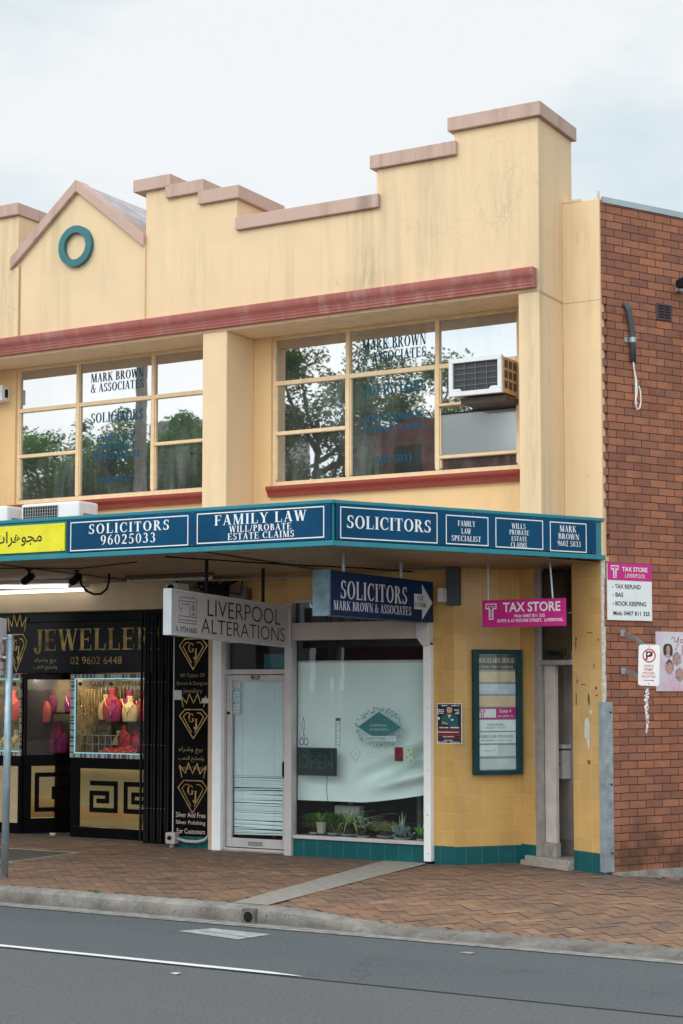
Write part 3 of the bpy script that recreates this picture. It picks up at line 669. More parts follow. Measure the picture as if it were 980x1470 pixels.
# office windows
def office_window(x0, x1, mull, bars, frost):
    fr = MB(); y0, y1 = -.015, .055; t = .042
    z0, z1 = WZ
    fr.box(x0, x0 + t, y0, y1, z0, z1); fr.box(x1 - t, x1, y0, y1, z0, z1); fr.box(x0 + t, x1 - t, y0, y1, z0, z0 + t + .015); fr.box(x0 + t, x1 - t, y0, y1, z1 - .022, z1)
    for m in mull: fr.box(m - .024, m + .024, y0 - .004, y1, z0 + t + .015, z1 - .022)
    zt = 5.655
    ed = [x0 + t] + [e for m in mull for e in (m - .024, m + .024)] + [x1 - t]
    for a, b in zip(ed[::2], ed[1::2]): fr.box(a, b, y0 - .002, y1, zt - .026, zt + .026)
    for (ci, z, wd) in bars: fr.box(ed[2*ci], ed[2*ci + 1], y0 - .003, y1, z - wd, z + wd)
    # slimmer inner sash edging
    win = fr.build('window', m_frame, bld, bevel=.004)
    sash = MB()
    for ci in range(3):
        a, b = ed[2*ci], ed[2*ci+1]; zs = [z0 + t + .015] + [z for (c, z, _) in bars if c == ci] + [zt]
        zs.sort()
        for p, q in zip(zs, zs[1:]):
            p += .026; q -= .026
            for bx in ((a, a + .016, p, q), (b - .016, b, p, q)): sash.box(bx[0], bx[1], y0 + .012, y1 - .01, bx[2], bx[3])
    sash.build('sash', m_frame, win)
    pn = MB()
    for ci in range(3):
        a, b = ed[2*ci], ed[2*ci+1]; zs = [z0 + t + .015] + sorted([z for (c, z, _) in bars if c == ci] + [zt]) + [z1 - .022]
        for p, q in zip(zs, zs[1:]):
            if frost and (ci, round(p, 2)) in frost: continue
            tx, tz = random.uniform(-.0008, .0008), random.uniform(-.0006, .0006)
            pn.quad((a, .02 + tx, p), (b, .02 - tx, p), (b, .02 - tx + tz, q), (a, .02 + tx + tz, q))
    pn.build('pane', m_win, win)
    if frost:
        pn = MB(); a, b = ed[4], ed[5]; pn.box(a, b, .018, .024, 4.632, 5.10); pn.build('frosted_pane', m_frost, win)
        pn = MB(); pn.quad((a, .019, 5.105), (b, .019, 5.105), (b, .021, 5.19), (a, .021, 5.19)); pn.build('pane', m_win, win)
        pn = MB(); pn.box(a, b, .0, .03, 5.10, 5.112); pn.build('glazing_bar', m_blackm, win)
    bk = MB(); bk.box(x0, x1, .16, .18, z0 - .05, z1 + .05); bk.build('dark_backing', m_dark, win)
    return win
w2 = office_window(*W2, (-3.148, -1.965), [(0, 5.044, .022), (2, 5.205, .018), (2, 4.607, .018)], {(2, 4.61)})
w1 = office_window(*W1, (-7.20, -5.99), [(0, 5.042, .022), (2, 5.05, .020)], None)
P = Panel((0, .0172, 0), (1, 0, 0), lift=.0002)
for (t, x0, x1, a, b) in (('MARK BROWN', -2.965, -2.125, 5.94, 6.07), ('& ASSOCIATES', -2.965, -2.125, 5.797, 5.917), ('SOLICITORS', -2.968, -2.125, 5.405, 5.53), ('WILLS/PROBATE', -2.94, -2.155, 5.087, 5.17), ('ESTATE CLAIMS', -2.925, -2.165, 4.965, 5.042), ('9602 5033', -2.795, -2.315, 4.592, 4.68)):
    P.text(t, x0, x1, a, b, 'serif')
P.done(m_navytxt, w2)
P = Panel((0, .0172, 0), (1, 0, 0), lift=.0002)
for (t, x0, x1, a, b) in (('MARK BROWN', -7.01, -6.165, 5.935, 6.05), ('& ASSOCIATES', -7.01, -6.165, 5.80, 5.912), ('SOLICITORS', -7.005, -6.168, 5.40, 5.53), ('FAMILY LAW', -6.90, -6.285, 5.15, 5.233), ('SPECIALIST', -6.89, -6.29, 5.032, 5.115), ('WILLS/PROBATE', -6.97, -6.215, 4.915, 4.997), ('9602 5033', -6.86, -6.355, 4.61, 4.692)):
    P.text(t, x0, x1, a, b, 'serif')
P.done(m_navytxt, w1)

# brick side wall in the turned frame (local x' out of the wall, y' along it)
BW = MB(TB); BT = .0857
BW.box(-.34, 0, .11, 9.0, -1.2, 3.86); BW.box(-.34, -.055, .11, 9.0, 3.86, 6.26); BW.box(-.055, 0, .12, 9.0, 3.86, 6.26); BW.box(-.34, 0, .02, 9.0, 6.26, 7.33)
BW.box(-.2, -.002, .03, .12, -.2, 3.35)
i = 0
z = 45 * BT
while z < 6.2:
    if int(round(z / BT)) % 2 == 0: BW.box(-.2, -.001, .045, .122, z + .004, z + BT - .004)
    else: BW.box(-.2, -.06, .045, .122, z, z + BT)
    z += BT
BW.box(-.2, -.05, .035, .05, 3.35, 6.3)
BW.build('brick_side_wall', m_brick, bld)
FL = MB(TB); FL.box(-.02, .012, .07, 9, 7.30, 7.365); FL.build('roof_flashing', plain('zinc_flashing', (.42, .5, .53), .45, .1, 3, metal=.3), bld)
FT = MB(TB); FT.prism([(.10, -.6), (9.0, -1.8), (9.0, .035), (.10, .012)], 'x', -.1, .05)
FT.build('wall_footing', m_conc, bld)
RE = MB(TB); 
z = .3
while z < 3.36:
    RE.box(-.012, .006 + random.uniform(-.004, .004), -.004, .035 + random.uniform(-.012, .012), z, min(3.36, z + .26)); z += .26
RE.build('render_edge', plain('chipped_white_edge', (.62, .58, .52), .9, .3, 25, bump=.6), bld)
RE = MB(TB); z = 3.9
while z < 7.3:
    RE.box(-.03, -.002, .018, .040 + random.uniform(-.012, .01), z, z + .22); z += .22
RE.build('render_edge', bpy.data.materials['chipped_white_edge'], bld)
RF = MB(); RF.box(XL, -.6, .30, 9, 7.0, 7.2); RF.build('flat_roof', m_slate, bld)
# end pier of the brick wall faced with tiles (in the plane y' = 0)
PT = MB(TB); PT.box(-.505, -.004, -.0, .20, .215, 3.40); PT.build('tiled_pier', m_ytile3, bld, bevel=.003)
PB = MB(TB); PB.box(-.508, -.002, -.003, .20, -.06, .215); PB.build('pier_base_tile', m_ttile3, bld, bevel=.003)
sc_ = Panel(TB @ Vector((-.5, -.002, 0)), XB)
def blob(pn, cx, cy, rx, ry, n=14, k=0, seed=0):
    rr = random.Random(seed); pn.poly([(cx + rx*cos(2*pi*i/n)*rr.uniform(.6, 1.15), cy + ry*sin(2*pi*i/n)*rr.uniform(.6, 1.15)) for i in range(n)], k)
blob(sc_, .24, 1.53, .055, .16, 18, 0, 3); blob(sc_, .30, 1.72, .03, .03, 12, 1, 5); blob(sc_, .26, 1.40, .03, .10, 12, 2, 8)
sc_.done(plain('bare_render_patch', (.66, .62, .57), .9, .15, 20), bld, 'paint_scar')
sc_ = Panel(TB @ Vector((-.5, -.002, 0)), XB)
for (a, b, c, d, s) in ((.07, 2.52, .02, .02, 1), (.06, 2.46, .01, .06, 2), (.30, 2.58, .06, .008, 3), (.27, 1.86, .02, .07, 4), (.08, 2.05, .008, .03, 5), (.39, 1.98, .02, .02, 6), (.18, 2.02, .06, .006, 7), (.06, 1.86, .01, .09, 8), (.40, 1.90, .025, .01, 9), (.36, 2.22, .01, .03, 10), (.26, 1.18, .03, .03, 11), (.44, 2.5, .012, .02, 12)): blob(sc_, a, b, c, d, 9, s % 6, s)
sc_.done(plain('grime_mark', (.16, .11, .07), .9), bld, 'scuff_mark')
# shop wall right of the window and its return to the doorway
YS = .05
W = MB(); W.box(-2.07, -1.80, YS, .25, .205, 3.40); W.build('tiled_wall', m_ytile, bld)
W = MB(); W.box(-2.055, -1.80, YS - .003, .25, -.06, .205); W.build('base_tile', m_ttile, bld)
Rt = Matrix(((T1.x, -T1.y, 0, -1.80), (T1.y, T1.x, 0, .05), (0, 0, 1, 0), (0, 0, 0, 1)))    # x along the return, y into the wall
W = MB(Rt); W.box(0.001, .85, 0, .06, .20, 3.40); W.build('tiled_return', m_ytile2, bld)
W = MB(Rt); W.box(0.001, .85, -.003, .06, -.06, .20); W.build('base_tile', m_ttile2, bld)
W = MB(); W.box(-4.02, -1.80, YS + .004, .25, 2.992, 3.40); W.box(-5.20, -4.02, .20, .4, 2.62, 3.40); W.build('tiled_spandrel', m_ytile, bld)
W = MB(TB); W.box(-1.62, -1.152, .0, .06, .215, 3.40); W.build('tiled_wall', m_ytile3, bld); W = MB(TB); W.box(-1.62, -1.152, -.003, .06, -.06, .215); W.build('base_tile', m_ttile3, bld)
W = MB(); W.box(XL, -.45, .72, 8.8, 3.305, 3.55); W.build('floor_slab', m_dark, bld)
# tailor's shop window
sw = MB(); sw.box(-4.025, -3.925, -.005, .12, 0, 2.99); sw.box(-3.925, -2.155, YS - .03, .12, .205, .245); sw.box(-3.925, -2.155, YS, .11, 2.99, 3.03)
sw.box(-2.19, -2.155, YS, .11, .245, 2.54)
shopw = sw.build('shop_window', m_alu, bld, bevel=.004)
q = MB(); q.quad((-3.925, .075, .245), (-2.19, .075, .245), (-2.19, .075, 2.545), (-3.925, .075, 2.545)); q.build('pane', m_shopg, shopw)
q = MB(); q.quad((-3.925, .09, 2.755), (-2.155, .09, 2.755), (-2.155, .09, 2.99), (-3.925, .09, 2.99)); q.build('top_light', glass_mat('dark_transom_glass', .10, (.1, .1, .1), see=.0), shopw)
q = MB(); q.box(-3.922, -2.20, -.05, .1, 2.545, 2.752); q.build('shutter_box', plain('roller_shutter_box', (.48, .41, .38), .5, .1, 3), shopw, bevel=.01)
q = MB(); q.box(-2.225, -2.06, -.075, .1, 2.55, 2.725); q.prism([(-2.225, 2.56), (-2.15, 2.46), (-2.06, 2.46), (-2.06, 2.56)], 'y', -.07, .05); q.build('shutter_bracket', m_wpaint, shopw, bevel=.01)
q = MB(); q.box(-2.152, -2.060, -.03, .06, .03, 2.50); q.build('shutter_guide', m_white, shopw, bevel=.006)
q = MB(); q.box(-2.135, -2.08, -.025, .05, 0.0, .03); q.build('guide_foot', m_blackm, shopw)
q = MB()
for z in (.12, .55, 1.05, 1.75, 2.3): q.lathe((-2.10, -.033, z), [(.004, -.004), (.006, 0), (.004, .004)], 8)
q.build('screw', m_blackm, shopw)
W = MB(); W.box(-4.02, -2.155, YS - .001, .12, -.06, .204); W.build('base_tile', m_ttile, bld)
# room behind the window and doors (dark)
q = MB(); q.box(-5.19, -4.02, 1.7, 1.75, 0, 3.3); q.box(-4.02, -2.0, 1.7, 1.75, 0, 3.3); q.box(-5.2, -5.15, .3, 1.7, 0, 3.3); q.box(-2.05, -2.0, .25, 1.7, 0, 3.3); q.box(-5.15, -2.05, .3, 1.7, 3.3, 3.33); q.box(-5.15, -2.05, .30, 1.7, -.05, .0)
q.box(-3.92, -2.06, .1, .75, .20, .24)
q.build('shop_interior', m_dark, bld)
q = MB(); q.box(-3.72, -3.66, 1.0, 1.04, .24, .9); q.box(-2.72, -2.66, .9, .94, .24, 1.2); q.box(-3.9, -2.1, .95, .97, .70, .72); q.tube([(-2.36, .5, 1.2), (-2.2, .42, .5)], .012); q.build('interior_rail', m_grey, bld)
# door 63
yd = .20
dp = MB(); dp.box(-5.135, -5.005, .10, .178, 0, 2.60); dp.box(-5.20, -5.06, .1785, .3, 0, 2.60); dp.build('door_post', m_white, bld, bevel=.006)
dq = MB(); dq.box(-5.20, -5.138, .12, .177, .0, 2.66); dq.box(-5.255, -5.202, .185, .3, .14, 2.66); dq.build('cream_pilaster', plain('pinkish_cream', (.50, .36, .24), .6, .1), bld, bevel=.004)
df = MB(); df.box(-5.058, -4.99, yd - .02, yd + .08, 0, 2.62); df.box(-4.13, -4.026, yd - .02, yd + .08, 0, 2.62); df.box(-4.99, -4.13, yd - .02, yd + .08, 2.145, 2.205); df.box(-4.99, -4.13, yd - .02, yd + .08, 2.53, 2.62); df.box(-4.99, -4.13, yd - .04, yd + .08, -.02, .035)
door = df.build('front_door', m_alu, bld, bevel=.004)
q = MB(); q.box(-4.985, -4.91, yd, yd + .045, .045, 2.135); q.box(-4.175, -4.135, yd, yd + .045, .045, 2.135); q.box(-4.91, -4.175, yd, yd + .045, 2.065, 2.135); q.box(-4.91, -4.175, yd, yd + .045, .045, .155)
q.build('door_leaf', m_alu, door, bevel=.004)
q = MB(); q.quad((-4.91, yd + .02, .155), (-4.175, yd + .02, .155), (-4.175, yd + .02, 2.065), (-4.91, yd + .02, 2.065)); q.build('door_glass', m_shopg, door)
q = MB(); q.quad((-4.99, yd + .03, 2.205), (-4.13, yd + .03, 2.205), (-4.13, yd + .03, 2.53), (-4.99, yd + .03, 2.53)); q.build('transom_glass', m_shopg, door)
q = MB(); q.box(-4.16, -4.15, yd - .035, yd, .92, 1.08); q.box(-4.168, -4.142, yd - .006, yd, .90, 1.10); q.build('door_handle', m_blackm, door)
q = MB(); q.lathe((-4.955, yd - .004, 1.67), [(.001, -.02), (.018, -.012), (.022, 0), (.018, .012), (.001, .02)], 10); q.build('door_lock', m_blackm, door)
q = MB(); q.box(-4.66, -4.46, yd - .012, yd, .075, .12); q.build('letter_slot', m_grey, door); 
P = Panel((-4.62, yd - .022, 2.06), (1, 0, 0)); P.text('63', 0, .13, .022, .085, weight=.01); P.P = Vector((-4.62, yd - .0225, 2.062)); P.done(m_blk, door, 'house_number')
for (a, b, c_) in ((1.96, 2.05, (.55, .60, .62)), (1.80, 1.93, (.40, .62, .75)), (1.66, 1.78, (.58, .62, .62))):
    q = MB(); q.quad((-4.90, yd + .017, a), (-4.80, yd + .017, a), (-4.80, yd + .017, b), (-4.90, yd + .017, b))
    st = q.build('door_sticker', plain('sticker_%d' % int(a*100), c_, .5), door)
    P = Panel((-4.90, yd + .016, a), (1, 0, 0))
    for i in range(4): P.rect(.012, .03 + .05*random.random() + .015, .012 + i*(b - a)/4.6, .020 + i*(b - a)/4.6)
    P.done(m_grey, st, 'print')
q = MB();  q.box(-5.0, -4.02, .12, .3, -.06, .012); q.build('door_step', m_conc, bld)

# doorway 61: splayed between the return and the brick pier (frame y' = 0)
eb = MB(TB)
eb.box(-1.15, -1.075, -.015, .06, .10, 3.40); eb.box(-1.075, -.505, -.01, .05, 2.235, 2.29); 
e61 = eb.build('doorway', plain('dull_grey_metal', (.30, .28, .26), .45, .2), bld, bevel=.004)
q = MB(TB); q.box(-1.072, -.885, .06, .11, .10, 2.235); q.build('door_jamb', plain('pale_jamb', (.58, .52, .47), .6, .12), e61, bevel=.004)
q = MB(TB); q.box(-1.08, -.87, .045, .115, .10, .26); q.build('jamb_plinth', m_conc, e61)
gy_ = plain('taupe_panelling', (.50, .45, .41), .6, .12)
q = MB(TB); q.box(-2.2, -.3, .42, .47, .05, 3.42); q.build('inner_door', gy_, e61)
q = MB(TB); q.box(-1.17, -1.13, .408, .419, 1.75, 3.0); q.box(-1.17, -.8, .408, .419, 1.70, 1.75); q.box(-1.005, -.99, .41, .419, .4, 1.7); q.build('door_trim', plain('taupe_trim', (.56, .51, .46), .6), e61)
q = MB(TB); q.box(-1.8, -.6, .37, .418, .10, .26); q.build('terrazzo_skirting', m_conc, e61)
q = MB(TB); q.box(-.56, -.507, .2, .42, .10, 3.3); q.build('inner_lining', gy_, e61)
q = MB(TB); q.quad((-1.075, .035, 2.29), (-.505, .035, 2.29), (-.505, .035, 3.3), (-1.075, .035, 3.3)); q.build('fanlight', glass_mat('smoky_fanlight', .06, (.35, .33, .3)), e61)
P = Panel(TB @ Vector((-1.2, .03, 0)), XB); P.text('61', .45, .545, 2.335, 2.42, weight=.01); P.done(m_blk, e61, 'house_number')
m_terr = plain('terrazzo', (.34, .31, .27), .55, .25, 40)
q = MB(TB); q.box(-1.30, -.51, -.06, .42, .045, .098); q.build('upper_step', m_terr, e61, bevel=.008)
q = MB(TB); q.box(-1.33, -.51, -.10, .4, -.05, .047); q.build('lower_step', m_terr, e61, bevel=.008)
mbx = thing('letterbox', TB @ Vector((-1.18, .4, .95)), 'grey metal letterbox on the wall inside doorway 61', 'letterbox', rz=BA)
q = MB(TB); q.box(-1.315, -1.04, .29, .415, .95, 1.275); q.build('box_body', plain('letterbox_grey', (.74, .76, .77), .45), mbx, bevel=.012)
q = MB(TB); q.box(-1.33, -1.025, .275, .415, 1.29, 1.34); q.build('lid', bpy.data.materials['letterbox_grey'], mbx, bevel=.012)
q = MB(TB); q.box(-1.29, -1.065, .284, .29, 1.12, 1.126); q.box(-1.29, -1.065, .28, .32, 1.275, 1.29); q.build('slot', m_blackm, mbx)
q = MB(TB); q.box(-1.32, -1.26, .39, .415, 1.55, 1.85); tag(q.build('notice_card', m_white, bevel=.002), 'white notice card on the inner wall above the letterbox', 'notice')

# ------------------------------------------------------------------ street awning
aw = thing('street_awning', (-3, -3, 3.35), 'teal boxed street awning with timber soffit wrapping the building corner', 'awning')
AY = -3.025; AC = -3.42 * YB + 0 * XB
AC = Vector((-1.587, AY, 0))
def sofz(y): return 3.395 - .02 * (y + 3.0)
so = MB(); so.add([(XL, AY + .02, sofz(-3)), (-1.60, AY + .02, sofz(-3)), (.0, .02, sofz(0)), (.0, .7, sofz(0)), (XL, .7, sofz(0))], [(0, 1, 2, 3, 4)])
so.build('soffit', m_soff, aw)
q = MB(); q.add([(XL, AY + .03, 3.70), (-1.60, AY + .03, 3.70), (.0, .0, 3.70), (.0, .1, 3.72), (XL, .1, 3.72)], [(0, 1, 2, 3, 4)]); q.build('roof_sheet', m_slate, aw)
q = MB(); q.box(XL, -1.587, AY, AY + .03, 3.385, 3.80); q.box(XL, -1.575, AY - .03, AY + .03, 3.36, 3.412); q.box(XL, -1.575, AY - .022, AY + .05, 3.775, 3.812); q.build('front_fascia', m_fasc, aw, bevel=.006)
q = MB(TB); q.box(-.03, 0, -3.40, .03, 3.385, 3.80); q.box(-.03, .03, -3.415, .034, 3.36, 3.412); q.box(-.05, .022, -3.412, .034, 3.775, 3.812); q.build('side_fascia', m_fasc, aw, bevel=.006)
q = MB(); q.box(XL, -1.7, AY + .35, AY + .40, 3.30, 3.38) if 0 else None
# soffit beams and cover strips
m_dt = plain('dark_timber', (.12, .08, .05), .7)
for xb in (-9.3, -6.3, -3.3):
    q = MB(); q.add([(xb, AY + .05, sofz(-3) - .002), (xb + .04, AY + .05, sofz(-3) - .002), (xb + .04, .04, sofz(0) - .002), (xb, .04, sofz(0) - .002), (xb, AY + .05, sofz(-3) - .014), (xb + .04, AY + .05, sofz(-3) - .014), (xb + .04, .04, sofz(0) - .014), (xb, .04, sofz(0) - .014)], [(0,1,2,3),(7,6,5,4),(0,4,5,1),(1,5,6,2),(2,6,7,3),(3,7,4,0)]); q.build('cover_strip', m_dt, aw)
# fascia signs
def fascia_sign(P0, r, length, z0, z1, mat, label, boxes, name='fascia_sign'):
    r = Vector(r); n = r.cross(UP)
    root = thing(name, tuple(Vector(P0) + UP*z0), label, 'sign')
    T = Matrix(((r.x, -n.x, 0, P0[0]), (r.y, -n.y, 0, P0[1]), (0, 0, 1, 0), (0, 0, 0, 1)))
    q = MB(T); q.box(0, length, -.032, -.001, z0, z1); q.build('panel', mat, root, bevel=.003)
    P = Panel(Vector(P0) + n*.032, r)
    for (x0, x1, a, b, lines) in boxes:
        if a: P.frame(x0, x1, a, b, .011)
        for ln in lines: P.text(*ln[:5], 'serif', 0, ln[5] if len(ln) > 5 else 1.0)
    P.done(m_white, root)
    q = MB(T)
    for i in range(5):
        for zz in (z0 + .012, z1 - .012): q.lathe((length*(i + .06)/4.12, -.034, zz), [(.002, -.004), (.005, 0), (.002, .004)], 6)
    q.build('screw', m_galv, root); return root
X0 = -4.86
fascia_sign((X0, AY, 0), (1, 0, 0), 3.262, 3.418, 3.772, m_blue, 'long navy awning sign with two white outlined boxes reading SOLICITORS and FAMILY LAW', [
    (-4.81-X0, -3.278-X0, 3.432, 3.742, [('SOLICITORS', -4.56-X0, -3.52-X0, 3.605, 3.708, 2.6), ('96025033', -4.40-X0, -3.694-X0, 3.483, 3.585, 2.6)]),
    (-3.172-X0, -1.668-X0, 3.44, 3.75, [('FAMILY LAW', -2.956-X0, -1.868-X0, 3.618, 3.722, 2.2), ('WILL/PROBATE', -2.778-X0, -2.045-X0, 3.54, 3.605, 2.), ('ESTATE CLAIMS', -2.794-X0, -2.012-X0, 3.465, 3.531, 2.)])])
Y0 = -3.385
o_ = lambda y: y - Y0
fascia_sign(tuple(YB * Y0), tuple(YB), 3.285, 3.418, 3.772, m_blue, 'navy awning sign of four white outlined boxes ending with MARK BROWN', [
    (o_(-3.34), o_(-2.183), 3.435, 3.748, [('SOLICITORS', o_(-3.262), o_(-2.267), 3.541, 3.666)]),
    (o_(-2.08), o_(-1.543), 3.436, 3.736, [('FAMILY', o_(-1.93), o_(-1.71), 3.628, 3.684), ('LAW', o_(-1.887), o_(-1.764), 3.55, 3.606), ('SPECIALIST', o_(-2.009), o_(-1.64), 3.475, 3.53)]),
    (o_(-1.452), o_(-.826), 3.430, 3.74, [('WILLS', o_(-1.243), o_(-1.06), 3.636, 3.692), ('PROBATE', o_(-1.271), o_(-1.014), 3.573, 3.623), ('ESTATE', o_(-1.244), o_(-1.043), 3.508, 3.556), ('CLAIMS', o_(-1.254), o_(-1.043), 3.443, 3.493)]),
    (o_(-.734), o_(-.233), 3.423, 3.737, [('MARK', o_(-.601), o_(-.373), 3.635, 3.703), ('BROWN', o_(-.621), o_(-.336), 3.557, 3.617), ('9602 5033', o_(-.632), o_(-.318), 3.482, 3.54)])])
ys = thing('fascia_sign', (-5.8, AY, 3.43), 'yellow awning sign with black Arabic lettering', 'sign')
q = MB(); q.box(-7.2, -4.893, AY - .028, AY - .001, 3.442, 3.742); q.build('panel', m_yell, ys, bevel=.003)
P = Panel((0, AY - .028, 0), (1, 0, 0))
P.text('\uFE95\uFE8D\uFEAE\uFEEB\uFEEE\uFEA0\uFEE3', -5.90, -5.205, 3.515, 3.685, weight=.012); P.done(m_blk, ys)
q = MB()
for xx in (-4.93,):
    for zz in (3.46, 3.72): q.lathe((xx, AY - .030, zz), [(.004, -.005), (.007, 0), (.004, .005)], 8)
q.build('screw', m_grey, ys)

# ------------------------------------------------------------------ hanging signs
hs = thing('hanging_sign', (-1.95, -1.3, 2.71), 'dark navy hanging box sign reading SOLICITORS with a white arrow', 'sign')
q = MB(); q.box(-2.15, -1.957, -2.44, -.15, 2.715, 3.172); q.build('box_body', m_blue2, hs, bevel=.004)
q = MB(); q.box(-2.152, -1.955, -2.475, -2.44, 2.708, 3.18); q.build('end_cap', plain('weathered_teal_metal', (.10, .17, .19), .5, .4, 5), hs, bevel=.004)
P = Panel((-1.957, 0, 0), (0, 1, 0))
P.text('SOLICITORS', -2.24, -.79, 2.895, 3.08, 'serif'); P.text('MARK BROWN & ASSOCIATES', -2.38, -.69, 2.775, 2.868, 'serif')
P.poly([(-.625, 2.75), (-.61, 3.115), (-.18, 2.935)]) if 0 else None
P.poly([(-.62, 2.85), (-.62, 3.02), (-.42, 3.02), (-.42, 2.85)]); P.poly([(-.43, 2.735), (-.43, 3.135), (-.175, 2.935)])
P.done(plain('pale_grey_lettering', (.62, .64, .70), .5, .04), hs)
P = Panel((-1.9565, 0, 0), (0, 1, 0), lift=.003); P.text('1ST', -.55, -.40, 2.95, 3.00, 'serif'); P.text('FLOOR', -.60, -.33, 2.875, 2.925, 'serif'); P.done(m_blk, hs)
for yy in (-2.02, -.75): q = MB(); q.tube([(-2.05, yy, 3.17), (-2.05, yy, 3.40)], .018, 8); q.build('hanger', m_galv, hs)
q = MB(); q.box(-1.90, -1.84, -.16, -.02, 2.95, 3.10); q.build('wall_bracket', m_wpaint, hs, bevel=.004)

NEAR = Vector((-3.67, -2.8, 0)); FAR = Vector((-3.85, -.15, 0)); ld = (FAR - NEAR); LL = ld.length; ld.normalize(); ln_ = ld.cross(UP)
ltop = 3.012; tilt = Vector((ld.x, ld.y, -.075/LL)).normalized()
TLv = Matrix(((tilt.x, -ln_.x, 0, NEAR.x), (tilt.y, -ln_.y, 0, NEAR.y), (tilt.z, 0, 1, 2.545), (0, 0, 0, 1)))
lv = thing('hanging_sign', (-3.76, -1.4, 2.5), 'white hanging lightbox reading LIVERPOOL ALTERATIONS with a sewing machine', 'sign')
q = MB(TLv); q.box(.03, LL, .012, .09, 0, .462); q.build('box_body', plain('pale_lightbox_face', (.52, .51, .51), .4, .05, 2), lv)
q = MB(TLv); q.box(0, .03, -.002, .1, -.012, .474); q.box(LL - .02, LL + .01, -.002, .1, -.012, .474); q.box(.03, LL - .02, -.002, .1, .45, .474); q.box(.03, LL - .02, -.002, .1, -.012, .014); q.build('edge_frame', plain('light_alu', (.52, .55, .56), .4, .1), lv, bevel=.003)
PO = TLv @ Vector((0, .012, 0))
P = Panel(PO, tilt)
fx = lambda t: LL * t
P.text('LIVERPOOL', fx(.285), fx(.915), .235, .418, weight=-.008); P.text('ALTERATIONS', fx(.235), fx(.955), .045, .205, weight=-.008)
P.text('9734 0600', fx(.075), fx(.20), .03, .088, weight=.006); P.stroke([(fx(.045), .085), (fx(.05), .05), (fx(.06), .04)], .012)
P.done(m_blk, lv)
P = Panel(PO, tilt)
sx0, sx1 = fx(.06), fx(.20); sX = lambda a: sx0 + (sx1 - sx0)*a
for pts in ([(0.02, .13), (0.02, .20), (.98, .20), (.98, .13), (.02, .13)], [(.62, .20), (.62, .33), (.2, .33), (.2, .28), (.05, .28), (.03, .36), (.1, .40), (.95, .40), (.98, .36), (.98, .20)], [(.12, .28), (.12, .24)], [(.03, .36), (.98, .36)], [(.05, .16), (.95, .16)], [(.72, .225), (.9, .225)], [(.72, .24), (.9, .24)], [(.80, .40), (.80, .42)]):
    P.stroke([(sX(a), b) for a, b in pts], .0075)
P.annulus((sX(.8)), .30, .026, .034, 16); P.annulus((sX(.8)), .30, .010, .017, 12)
P.done(plain('plum_vinyl', (.22, .02, .13), .5), lv, 'sewing_machine_motif')
for t in (.30, .78):
    b = TLv @ Vector((LL*t, .05, .46)); q = MB(); q.tube([b, (b.x, b.y, 3.39)], .02, 8); q.build('hanger', m_blackm, lv)

tx = thing('hanging_sign', (-.81, -.25, 2.646), 'magenta hanging sign reading TAX STORE in front of doorway 61', 'sign')
q = MB(); q.box(-1.303, -.32, -.25, -.225, 2.646, 2.946); q.build('panel', m_pink, tx, bevel=.002)
P = Panel((0, -.25, 0), (1, 0, 0))
P.text('TAX STORE', -1.052, -.377, 2.808, 2.914, weight=.022); P.text('Mob: 0407 811 325', -.917, -.557, 2.748, 2.782, weight=.02); P.text('SUITE 4, 61 MOORE STREET,  LIVERPOOL', -1.12, -.345, 2.692, 2.732, weight=.02)
P.done(m_white, tx)
def tee(P, x0, x1, y0, y1, t):
    w_ = x1 - x0; h = y1 - y0; cw = w_*.36; c = (x0 + x1)/2
    P.stroke([(x0, y1), (x1, y1), (x1, y1 - h*.30), (c + cw/2, y1 - h*.30), (c + cw/2, y0), (c - cw/2, y0), (c - cw/2, y1 - h*.30), (x0, y1 - h*.30)], t, closed=True)
P = Panel((0, -.25, 0), (1, 0, 0)); tee(P, -1.255, -1.135, 2.735, 2.90, .011); tee(P, -1.225, -1.165, 2.765, 2.872, .006); P.done(m_white, tx, 'logo')
q = MB(); q.tube([(-1.235, -.237, 2.94), (-1.235, -.237, 3.345)], .010, 8); q.build('hanger', m_galv, tx); q = MB(); q.tube([(-.47, -.237, 2.94), (-.50, -.237, 3.345)], .012, 8); q.build('hanger', m_galv, tx)

# ------------------------------------------------------------------ things on the brick side wall
xs_ = lambda x, y, z: TB @ Vector((x, y, z))
ts = thing('wall_sign', xs_(.01, .38, 2.71), 'white and magenta tax sign fixed high on the brick wall', 'sign', rz=BA)
q = MB(TB); q.box(.004, .022, .066, .700, 2.712, 3.335); q.build('panel', m_white, ts, bevel=.002)
q = MB(TB); q.box(.02, .0235, .066, .700, 3.145, 3.335); q.build('header', m_pink, ts)
P = Panel(xs_(.0235, 0, 0), YB)
P.text('TAX STORE', .27, .635, 3.245, 3.295, weight=.022); P.text('LIVERPOOL', .315, .605, 3.178, 3.222); tee(P, .115, .215, 3.175, 3.30, .010); tee(P, .14, .19, 3.2, 3.275, .005)
P.done(m_white, ts)
P = Panel(xs_(.022, 0, 0), YB)
for (t, a, b, z) in (('- TAX REFUND', .13, .535, 3.055), ('- BAS', .13, .283, 2.966), ('- BOOK KEEPING', .13, .612, 2.870), ('Mob: 0407 811 325', .139, .662, 2.765)): P.text(t, a, b, z, z + .048, weight=.02)
P.done(m_blk, ts)
bp = thing('wall_poster', xs_(.01, 1.2, 1.95), 'pale pink beauty poster with hexagon portraits on the brick wall', 'poster', rz=BA)
q = MB(TB); q.box(.004, .014, .757, 1.62, 1.945, 2.60); 
k = NT('pink_poster_paper'); c = k.mix(k.ramp(k.noise(2.6, 3), [(.4, 0.), (.65, 1.)]), (.66, .66, .70), (.66, .42, .56)); k.lk(c, k.p.inputs['Base Color'])
q.build('sheet', k.m, bp)
